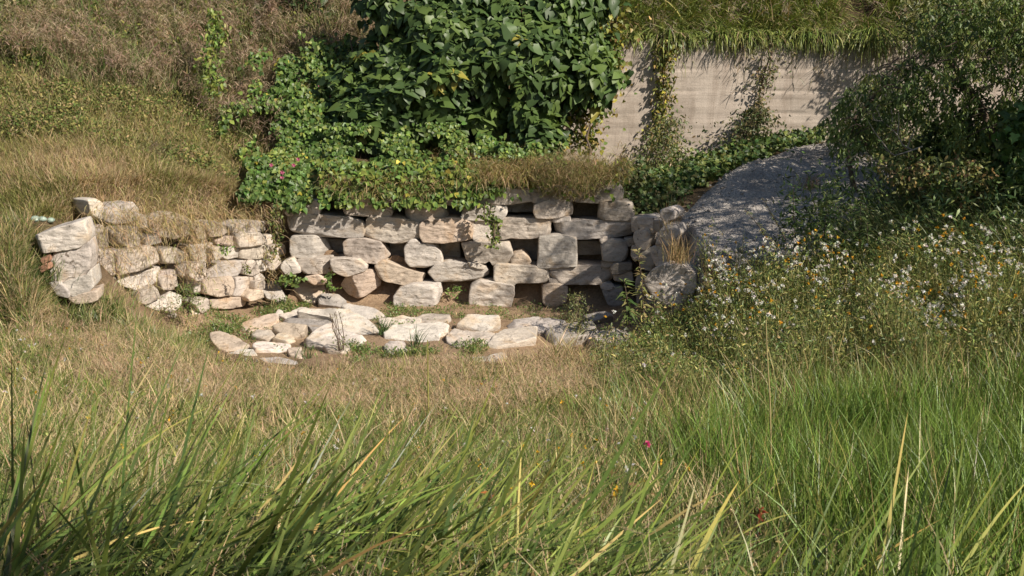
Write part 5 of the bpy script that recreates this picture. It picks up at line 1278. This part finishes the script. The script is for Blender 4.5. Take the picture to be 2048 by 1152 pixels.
# tall leafy weeds: narrow leaves in whorls on one stem
def tall_weed(label, px, py0, py1, Y, ll, cols, lean=0.0, group=None):
    b0 = at(px, py0, Y); b1 = at(px + lean, py1, Y); root = empty("tall_weed", b0, label, "weed", group)
    L = np.linalg.norm(b1 - b0); m = int(L / .017) + 14
    t = R.uniform(.12, 1, m); P = b0 + (b1 - b0) * t[:, None]; an = np.arange(m) * 2.4
    d = np.stack([np.cos(an), np.sin(an) * .9 - .15, .75 - 1.2 * (1 - t) ** .6 * R.uniform(.4, 1, m)], -1)
    g = Veg(); leaves(g, P, d, np.column_stack([R.normal(0, .2, m), R.normal(-.3, .2, m), np.ones(m)]), ll * (1 - .45 * t) * R.uniform(.7, 1.15, m), pal(m, cols, .18), 'lance', .2, .55, 1.15)
    tag(g.build("leaf", M_LEAF, root, b0), kind="stuff")
    g = Veg(); tube(g, curve(b0, b1, 0, 6, .008), .009, .004, (.16, .16, .07), 5); g.build("stem", M_BARK, root, b0)
GCOL = [(.11, .17, .045), (.15, .2, .06), (.08, .13, .035)]
tall_weed("tallest lance-leaved weed standing against the gravel, left of two others", 1588, 500, 372, 17.2, .19, GCOL, -2)
tall_weed("lance-leaved weed with a forked top, middle one against the gravel", 1648, 500, 385, 17.0, .18, GCOL, 6)
tall_weed("broad leafy weed with drooping pale leaves, right one against the gravel", 1718, 500, 405, 16.9, .19, [(.16, .2, .06), (.21, .24, .08), (.10, .15, .04)], 4)
tall_weed("second drooping pale-leaved weed behind the right one against the gravel", 1738, 520, 445, 16.6, .17, [(.16, .2, .06), (.11, .15, .04)], -4)
tall_weed("weed with long curling green leaves in the dark corner, left of the largest blue-white boulder", 1262, 660, 560, 17.6, .22, [(.13, .18, .06), (.10, .15, .04), (.22, .21, .08)], -14)
tall_weed("weed with hanging yellowish leaves in front of the shaded right corner of the wall", 1290, 650, 500, 17.7, .18, [(.28, .25, .11), (.20, .21, .07), (.33, .25, .12)], -14)
tall_weed("reddish-tipped leafy weed just in front of the largest blue-white boulder", 1310, 680, 590, 16.9, .15, [(.17, .20, .06), (.27, .19, .09), (.12, .16, .04)], 0)
tall_weed("sprawling pale weed leaning left over the gravel edge", 1560, 500, 420, 17.0, .10, [(.22, .22, .09), (.16, .18, .06)], -70)
tall_weed("thin arching weed stalk over the gravel, left of the tallest lance-leaved weed", 1572, 480, 395, 17.1, .07, [(.24, .24, .10), (.18, .2, .07)], -48)

# grass clumps that stand alone
def clump(name, label, cat, px, py, Y, n, h, lean, cols, az=None, wid=.012, sp=.06, plume=0, mat=None, curl=(.1, 1.0)):
    b0 = at(px, py, Y); root = empty(name, b0, label, cat); g = Veg()
    P = b0 + np.column_stack([R.normal(0, sp, (n, 2)), np.zeros(n)])
    a = R.uniform(0, 6.283, n) if az is None else R.normal(az, .6, n)
    blades(g, P, R.uniform(.45, 1.05, n) * h, R.uniform(.6, 1.2, n) * wid, a, np.abs(R.normal(lean, .2, n)), R.uniform(*curl, n), pal(n, cols, .2), 4)
    bl = g.build("blade", mat or M_GRASS, root, b0); tag(bl, kind="stuff" if n > 100 else None)
    if plume:
        g = Veg(); m = plume; q = b0 + np.column_stack([R.normal(0, sp * 2.2, m), R.normal(0, sp, m), R.uniform(.75, 1.1, m) * h])
        for k in range(18): blades(g, q + np.column_stack([R.normal(0, .008, (m, 2)), R.uniform(-.04, .04, m)]), .035, .006, R.uniform(0, 6.283, m), R.uniform(.2, 1.4, m), .2, pal(m, [(.5, .42, .28), (.42, .33, .2)], .1), 1)
        g.build("seed_head", M_DRY, root, b0)
    return root
DK = [(.06, .11, .03), (.09, .14, .04), (.05, .09, .03)]
clump("grass_tuft", "dark green grass tuft between the largest white rock and the big rounded rock", "grass", 766, 668, 17.9, 70, .36, .3, DK, wid=.013, sp=.04)
clump("grass_tuft", "grey-green grass tuft in front of the big rounded rock, rising over it", "grass", 833, 700, 17.2, 40, .42, .12, DK, wid=.013, sp=.04)
clump("grass_tuft", "short pale grass tuft at the front edge of the rocks, left of the grey-green tuft", "grass", 785, 722, 16.8, 60, .26, .35, [(.15, .19, .07), (.1, .14, .05)], sp=.07)
clump("grass_tuft", "small upright grass tuft behind the dry grass, in front of the pale yellowish rock", "grass", 612, 722, 16.8, 36, .3, .15, [(.12, .16, .06), (.09, .13, .04)], sp=.04)
clump("straw_clump", "tall straw clump with drooping dry blades in front of the shaded blue-grey rock", "dry grass", 1130, 735, 16.2, 340, .75, .45, [(.42, .32, .17), (.36, .27, .14), (.5, .4, .24), (.3, .26, .1)], wid=.012, sp=.16, plume=14, mat=M_DRY, curl=(.4, 1.6))
clump("straw_clump", "dry straw tuft on the pale rock at the gravel's left edge", "dry grass", 1355, 525, 17.6, 170, .5, .28, [(.42, .30, .16), (.35, .24, .13), (.28, .22, .1)], wid=.009, sp=.09, mat=M_DRY, plume=6)
clump("foxtail_grass", "tall foxtail stalks standing at the top left edge of the gravel", "grass", 1335, 470, 18.7, 26, .75, .1, [(.4, .3, .16), (.3, .26, .1)], wid=.008, sp=.06, plume=5, mat=M_DRY)
clump("straw_clump", "faint reddish straw tuft on the bare gravel under the tree", "dry grass", 1618, 380, 20.3, 130, .4, .22, [(.34, .24, .15), (.28, .2, .13)], wid=.007, sp=.09, mat=M_DRY)

# tree at the right: trunk, limbs, hanging narrow leaves
root = empty("tree", at(1712, 396, 20.0), "leaning tree with hanging narrow leaves and a crooked dark trunk beside the gravel", "tree"); org = np.array(root.location)
tb = Veg()
tr = np.array([org, at(1703, 350, 20.0), at(1695, 300, 20.0), at(1712, 235, 20.1), at(1760, 180, 20.2), at(1800, 140, 20.2), at(1850, 135, 20.2)])
tube(tb, tr, .045, .02, (.1, .075, .055), 8)
lb = Veg(); tube(lb, [at(2060, 470, 19.2), at(2010, 330, 19.6), at(1960, 210, 20.0), at(1900, 120, 20.2), at(1850, 60, 20.4)], .09, .03, (.1, .08, .06), 8)
lb2 = Veg(); tube(lb2, [at(1850, 135, 20.2), at(1905, 160, 20.1), at(1960, 210, 20.0)], .03, .05, (.1, .08, .06), 7)
CAN = np.array([(1668, 300), (1640, 245), (1672, 190), (1700, 150), (1760, 130), (1800, 120), (1830, 60), (1860, 10), (1920, -40), (2120, -60), (2300, -40), (2320, 330), (2160, 380), (2000, 330), (1900, 300), (1860, 255), (1800, 240), (1770, 290), (1720, 310)], float)
px = R.uniform(1630, 2320, 14000); py = R.uniform(-60, 400, 14000)
k = inpoly(px, py, CAN) + 26 * noise2(px / 45, py / 45, 1, 3, 15) > 6
k &= noise2(px / 60, py / 38, 1, 2, 19) + R.normal(0, .16, 14000) > -.30
px, py = px[k][:1900], py[k][:1900]
d_ = np.clip(inpoly(px, py, CAN), 0, 120) / 120
Yc = 20.1 + R.normal(0, .55, len(px)) - .35 * d_
S = at(px, py, Yc)
lv = Veg(); tw = Veg()
for j in range(len(S)):
    m = R.integers(7, 13); hang = unit(np.array([R.normal(0, .5), R.normal(-.1, .5), -.75])); L = R.uniform(.16, .34)
    t = np.linspace(0, 1, m); q = S[j] + hang * (t * L)[:, None]
    side = unit(np.column_stack([np.cos(np.arange(m) * 2.4), np.sin(np.arange(m) * 2.4), np.full(m, -.55)]))
    cc_ = np.array([(.10, .155, .04), (.15, .205, .055), (.21, .25, .07), (.075, .115, .033), (.31, .31, .09)])[R.choice(5, p=[.3, .28, .2, .16, .06])]
    leaves(lv, q, side + hang * .5, rdir(m, .8) + TOCAM * .5, R.uniform(.075, .135, m), cc_ * np.exp(R.normal(0, .16, (m, 1))), 'lance', .15, .4, 1.5)
    if j % 6 == 0: tube(tw, curve(S[j], S[j] + np.array([R.uniform(.1, .5), R.normal(.0, .1), R.uniform(.0, .3)]), .03, 4, .02), .004, .01, (.13, .10, .075), 4)
tag(lv.build("crown", M_LEAF, root, org), kind="stuff"); tb.build("trunk", M_BARK, root, org); lb.build("limb", M_BARK, root, org); lb2.build("limb", M_BARK, root, org); tag(tw.build("twig", M_BARK, root, org), kind="stuff")
dt = Veg()
for pts in ([(1845, 293), (1820, 302), (1790, 311), (1772, 300), (1760, 288)], [(1825, 300), (1805, 290), (1795, 270), (1780, 255), (1765, 243), (1752, 215)], [(1795, 270), (1798, 245), (1797, 225)], [(1782, 256), (1785, 235), (1782, 215)], [(1815, 295), (1822, 275), (1830, 255)], [(1765, 243), (1748, 240), (1742, 215)], [(1783, 308), (1765, 285), (1748, 262), (1735, 240)]):
    q = at([p[0] for p in pts], [p[1] for p in pts], np.linspace(19.3, 19.2, len(pts))); tube(dt, q, .014, .005, (.4, .36, .3), 5)
dt.build("dead_branch", M_TWIG, root, org)

# right-hand shrubs
def shrub(name, label, poly, Y, n, size, cols, kind, base, depth=.5, wid=1.0, hang=-.5, clus=5):
    root = empty(name, at(base[0], base[1], Y), label, "shrub"); org = np.array(root.location); poly = np.array(poly, float)
    lo, hi = poly.min(0), poly.max(0); px = R.uniform(lo[0], hi[0], n * 4); py = R.uniform(lo[1], hi[1], n * 4)
    k = inpoly(px, py, poly) + 18 * noise2(px / 40, py / 40, 1, 2, 23) > 3; px, py = px[k][:n], py[k][:n]
    d = np.clip(inpoly(px, py, poly), 0, 60) / 60
    S = at(px, py, Y - depth * np.sqrt(d) + R.normal(0, .13, len(px)) + .25 * noise2(px / 50, py / 50, 1, 2, 4)); m = len(S)
    g = Veg(); q = np.repeat(S, clus, 0) + R.normal(0, .06, (m * clus, 3)); N = len(q)
    leaves(g, q, rdir(N, hang) + np.array([0, -.3, 0]), R.normal(0, .4, (N, 3)) + np.array([.1, -.7, .8]), R.uniform(*size, N), np.repeat(pal(m, cols, .15), clus, 0) * np.exp(R.normal(0, .12, (N, 1))), kind, .14, .3, wid)
    tag(g.build("foliage", M_LEAF, root, org), kind="stuff")
    g = Veg()
    for j in range(14):
        tube(g, curve(org + 0 * R.normal(0, .05, 3), S[R.integers(0, m)] + np.array([0, .15, 0]), .05, 6, .02), .012, .004, (.14, .11, .07), 5)
    g.build("stem", M_BARK, root, org)
shrub("shrub", "bright lobed-leaved shrub cut by the right edge of the photo", [(1985, 330), (2000, 260), (2030, 200), (2080, 150), (2220, 140), (2230, 470), (2020, 470), (1985, 410)], 18.6, 420, (.09, .17), [(.10, .17, .045), (.13, .2, .05), (.075, .13, .035), (.17, .21, .06)], 'lobed', (2060, 480))
shrub("shrub", "yellow-green shrub with small oval leaves over the undergrowth, right of the gravel", [(1735, 300), (1800, 330), (1850, 300), (1930, 310), (2000, 330), (2010, 400), (1940, 430), (1880, 400), (1800, 375), (1745, 335)], 18.4, 300, (.05, .10), [(.19, .21, .055), (.24, .23, .07), (.13, .17, .045), (.28, .2, .08)], 'oval', (1880, 450), depth=.35, hang=-.8)
shrub("shrub", "dim mixed shrub filling the bank under the tree's crown", [(1840, 260), (1900, 210), (1990, 200), (2050, 260), (2060, 380), (1980, 410), (1880, 380), (1830, 310)], 20.6, 330, (.08, .15), [(.06, .10, .03), (.08, .12, .035), (.11, .14, .045)], 'lobed', (1950, 430), depth=.3)
shrub("shrub", "leafy shrub standing on the far top of the gravel, mixed into the tree's hanging boughs", [(1655, 280), (1660, 220), (1700, 165), (1760, 150), (1840, 160), (1880, 230), (1870, 290), (1800, 268), (1730, 290), (1690, 310)], 22.6, 380, (.07, .13), [(.09, .13, .035), (.13, .17, .05), (.07, .10, .03), (.2, .2, .07)], "lance", (1730, 300), depth=.5, wid=1.4, hang=-.9)
shrub("shrub", "tangled olive bush at the right end of the reeds, above the tree", [(1790, 20), (1850, -20), (1960, -30), (2000, 20), (2000, 90), (1930, 120), (1830, 110)], 23.6, 330, (.07, .13), [(.12, .14, .045), (.18, .18, .06), (.08, .1, .03)], 'lance', (1900, 140), depth=.4, wid=1.5, hang=-.8)

# climbing column on the hillside
leafy("climbing_vine", "bright green leafy column climbing a stalk on the reddish hillside", "vine", at(428, 190, 22.5), [at(428, 188, 22.2), at(424, 150, 22.4), at(418, 120, 22.6), at(428, 90, 22.9), at(438, 72, 23.0), at(430, 45, 23.3), at(425, 18, 23.6)], 520, [.06, .08, .10, .07, .12, .08, .04], (.06, .12), [(.14, .21, .04), (.19, .25, .05), (.09, .14, .035), (.24, .26, .06)], 'oval', -.6, 3, depth=.07)
leafy("weed", "dark brownish weed bush in the yellow-green part of the left hillside", "weed", at(310, 330, 20.2), [at(310, 328, 20.1), at(300, 300, 20.2), at(320, 285, 20.3)], 420, [.18, .22, .16], (.03, .07), [(.11, .11, .04), (.17, .15, .06), (.09, .1, .035)], 'lance', .2, 6, depth=.12)

# odd stalks and flowers close by
def stalk(name, label, cat, pts, Y0, Y1, r, col, mat):
    q = at([p[0] for p in pts], [p[1] for p in pts], np.linspace(Y0, Y1, len(pts))); g = Veg(); tube(g, q, r, r * .5, col, 5)
    return tag(g.build(name, mat, None), label, cat), q
stalk("dry_stalk", "tall bare straw-coloured stalk rising through the green rushes", "stalk", [(1540, 1010), (1542, 900), (1540, 800), (1534, 700), (1532, 640)], 7.6, 7.8, .007, (.42, .34, .16), M_DRY)
stalk("dry_stalk", "single long straw-coloured stem leaning left across the dry slope", "stalk", [(128, 845), (150, 795), (165, 745), (172, 705)], 11.5, 11.5, .006, (.5, .4, .24), M_DRY)
stalk("dry_stalk", "yellowish upright stem in front of the pit's dry grass, left of centre", "stalk", [(857, 850), (856, 770), (855, 680)], 11.6, 11.6, .010, (.36, .34, .10), M_DRY)
def red_plant(label, px, py0, py1, Y, col):
    b0 = at(px, py0, Y); b1 = at(px + 6, py1, Y); root = empty("red_weed", b0, label, "weed"); g = Veg(); tube(g, curve(b0, b1, 0, 5, .01), .006, .004, (.2, .07, .04), 5); g.build("stem", M_BARK, root, b0)
    m = 16; g = Veg(); t = R.uniform(.3, 1, m); leaves(g, b0 + (b1 - b0) * t[:, None], rdir(m, -.2), rdir(m, .6) + TOCAM, R.uniform(.03, .06, m), pal(m, [col], .2), 'lance', .2, .6, 1.6); tag(g.build("leaf", M_LEAF, root, b0), kind="stuff")
red_plant("curled red leaf stalk low in the rushes at the bottom right", 1512, 1085, 1020, 5.6, (.5, .09, .05))
red_plant("reddish weed stalk in the dry slope at the left", 140, 850, 805, 11.0, (.42, .12, .06))
red_plant("rusty dock stalk in the grass at the bottom middle", 975, 1050, 975, 5.4, (.38, .12, .04))
pk = empty("pink_flower", at(1292, 940, 8.2), "single magenta flower in the grass, left of the green rushes", "flower"); org = np.array(pk.location)
q = at(1293, 888, 8.2); g = Veg()
for k in range(9): leaves(g, q[None], rdir(1, .3), rdir(1, .4) + TOCAM, .032, np.array([[.55, .03, .16]]), 'oval', wid=1.6)
g.build("petal", M_LEAF, pk, org); g = Veg(); tube(g, curve(org, q, 0, 4), .004, .003, (.13, .17, .05), 4); g.build("stem", M_BARK, pk, org)
# soft foxtail heads nodding in the sedge
for j, (fx, fy, lab) in enumerate(((1055, 1078, "foxtail head nodding right in the sedge at the bottom middle"), (905, 1080, "drooping dry foxtail among the sedge, left of the nodding one"), (690, 1040, "small foxtail in the middle of the leaning sedge"), (1245, 1055, "fluffy foxtail at the bottom, right of the nodding one"), (300, 1130, "foxtail near the bottom edge at the left"))):
    tip = at(fx, fy, 3.4); b0 = np.array([tip[0] - .2, tip[1], H(tip[0] - .2, tip[1])]); root = empty("foxtail", b0, lab, "grass")
    g = Veg(); tube(g, curve(b0, tip, .12, 8), .0022, .0014, (.3, .28, .12), 4); g.build("stem", M_GRASS, root, b0)
    g = Veg(); m = 220; t = R.uniform(0, 1, m); ax = unit(np.array([.8, -.1, -.25])); blades(g, tip + ax * (t * .065)[:, None], R.uniform(.007, .014, m), .0012, R.uniform(0, 6.283, m), R.uniform(.6, 2.2, m), 0., pal(m, [(.46, .38, .24), (.36, .28, .16)], .15), 1); g.build("seed_head", M_DRY, root, b0)

# pale green lumps lying in a row in the straw above the wing wall's end
for j, (gx_, gy_, s_, lab) in enumerate(((37, 449, .055, "leftmost pale green lump in the straw above the white wedge-shaped stone, beside dark grass"), (72, 451, .06, "broadest pale green lump in the row above the white wedge-shaped stone"), (86, 451, .05, "pale green lump in the middle of the close row above the wedge-shaped stone"), (102, 453, .05, "pale green lump at the right end of the row above the wedge-shaped stone"))):
    bm = bmesh.new(); bmesh.ops.create_icosphere(bm, subdivisions=3, radius=s_)
    for v_ in bm.verts:
        p = np.array(v_.co); v_.co = Vector(tuple(p * (1 + .28 * float(noise(p * 22 + j * 3))) * np.array([1.15, 1, .8])))
    me = bpy.data.meshes.new("green_lump"); bm.to_mesh(me); bm.free(); me.materials.append(M_PALEGREEN)
    me.polygons.foreach_set("use_smooth", np.ones(len(me.polygons), bool))
    o = bpy.data.objects.new("green_lump", me); o.location = on_ground(gx_, gy_)[0] + np.array([0, 0, .09]); COL.objects.link(o); tag(o, lab, "lump", "pale green lumps in the straw")

# the taller tree standing just beyond the right edge; its lowest boughs reach into the corner and its shade falls on the gravel
root = empty("tree", np.array([9.3, 16.9, float(H(9.3, 16.9))]), "leafy tree beyond the right edge, its lowest boughs hanging into the top right corner", "tree"); org = np.array(root.location)
tb = Veg(); tube(tb, curve(org, np.array([8.8, 16.5, 2.6]), 0, 8, .06), .14, .04, (.11, .085, .06), 8); tb.build("trunk", M_BARK, root, org)
lv = Veg(); tw = Veg(); m = 0
while m < 800:
    v_ = R.normal(size=3); v_ = v_ / np.linalg.norm(v_) * R.uniform(.35, 1) ** .5
    c0 = np.array([8.9, 15.5, 1.85]) + v_ * np.array([2.3, 2.1, 2.1])
    if noise(c0[None] * .9)[0] + .28 * R.normal() < -.12: continue
    m += 1; k = 9; hang = unit(np.array([R.normal(0, .5), R.normal(0, .5), -.6]))
    q = c0 + hang * np.linspace(0, .4, k)[:, None] + R.normal(0, .05, (k, 3))
    leaves(lv, q, unit(R.normal(0, .7, (k, 3)) + hang), rdir(k, .8), R.uniform(.10, .19, k), pal(k, [(.07, .11, .03), (.10, .15, .04), (.055, .09, .026)], .18), 'lance', .15, .4, 1.7)
    if m % 12 == 0: tube(tw, curve(c0, c0 * .4 + np.array([8.9, 16.5, 1.2]) * .6, .05, 5, .05), .006, .02, (.12, .09, .06), 4)
tag(lv.build("crown", M_LEAF, root, org), kind="stuff"); tag(tw.build("twig", M_BARK, root, org), kind="stuff")


clump("grass_clump", "dark green grass clump against the left side of the white wedge-shaped stone", "grass", 78, 560, 16.35, 420, .62, .3, [(.085, .13, .04), (.12, .165, .05), (.065, .10, .03), (.2, .2, .08)], wid=.012, sp=.17, curl=(.2, 1.6))
# unseen tree, added behind the camera to shade the lower left sedge
root = empty("tree", np.array([3.9, -1.4, float(H(3.9, -1.4))]), "leafy tree behind the camera's right shoulder, shading the sedge at the lower left", "tree"); org = np.array(root.location)
tb = Veg(); tube(tb, curve(org, np.array([2.9, -.4, 2.6]), 0, 8, .05), .12, .04, (.11, .085, .06), 8); tb.build("trunk", M_BARK, root, org)
lv = Veg(); m = 0
while m < 250:
    v_ = R.normal(size=3); v_ = v_ / np.linalg.norm(v_) * R.uniform(.2, 1) ** .5
    c0 = np.array([2.45, -.15, 2.15]) + v_ * np.array([1.25, .95, .9])
    if noise(c0[None] * 1.3)[0] + .28 * R.normal() < -.05: continue
    m += 1; k = 8; q = c0 + R.normal(0, .08, (k, 3))
    leaves(lv, q, rdir(k, -.6), rdir(k, .8), R.uniform(.08, .15, k), pal(k, [(.07, .11, .03), (.10, .15, .04)], .18), 'oval', .15, .4)
tag(lv.build("crown", M_LEAF, root, org), kind="stuff")

clump("grass_clump", "half-dry grass clump hiding the foot of the wing wall's free end", "grass", 170, 640, 16.05, 300, .36, .3, [(.13, .17, .05), (.2, .21, .07), (.45, .35, .2), (.09, .13, .035)], wid=.011, sp=.2, curl=(.2, 1.6))
tall_weed("bushy leafy weed rising from the flowers, nearest the gravel's lower corner", 1450, 640, 545, 16.4, .13, [(.16, .20, .06), (.22, .24, .08), (.11, .15, .04)], 6)
tall_weed("pale leafy weed standing above the flowers below the yellow-green shrub", 1830, 560, 455, 16.6, .15, [(.17, .21, .06), (.24, .26, .08)], -8)
tall_weed("leafy weed at the far right above the flowers, beside the bright lobed-leaved shrub", 1950, 560, 450, 16.4, .15, [(.15, .20, .05), (.2, .23, .07)], 8)
tall_weed("narrow-leaved weed between the drooping pale weeds and the yellow-green shrub", 1785, 540, 430, 17.0, .16, [(.13, .18, .05), (.18, .22, .06)], 3)
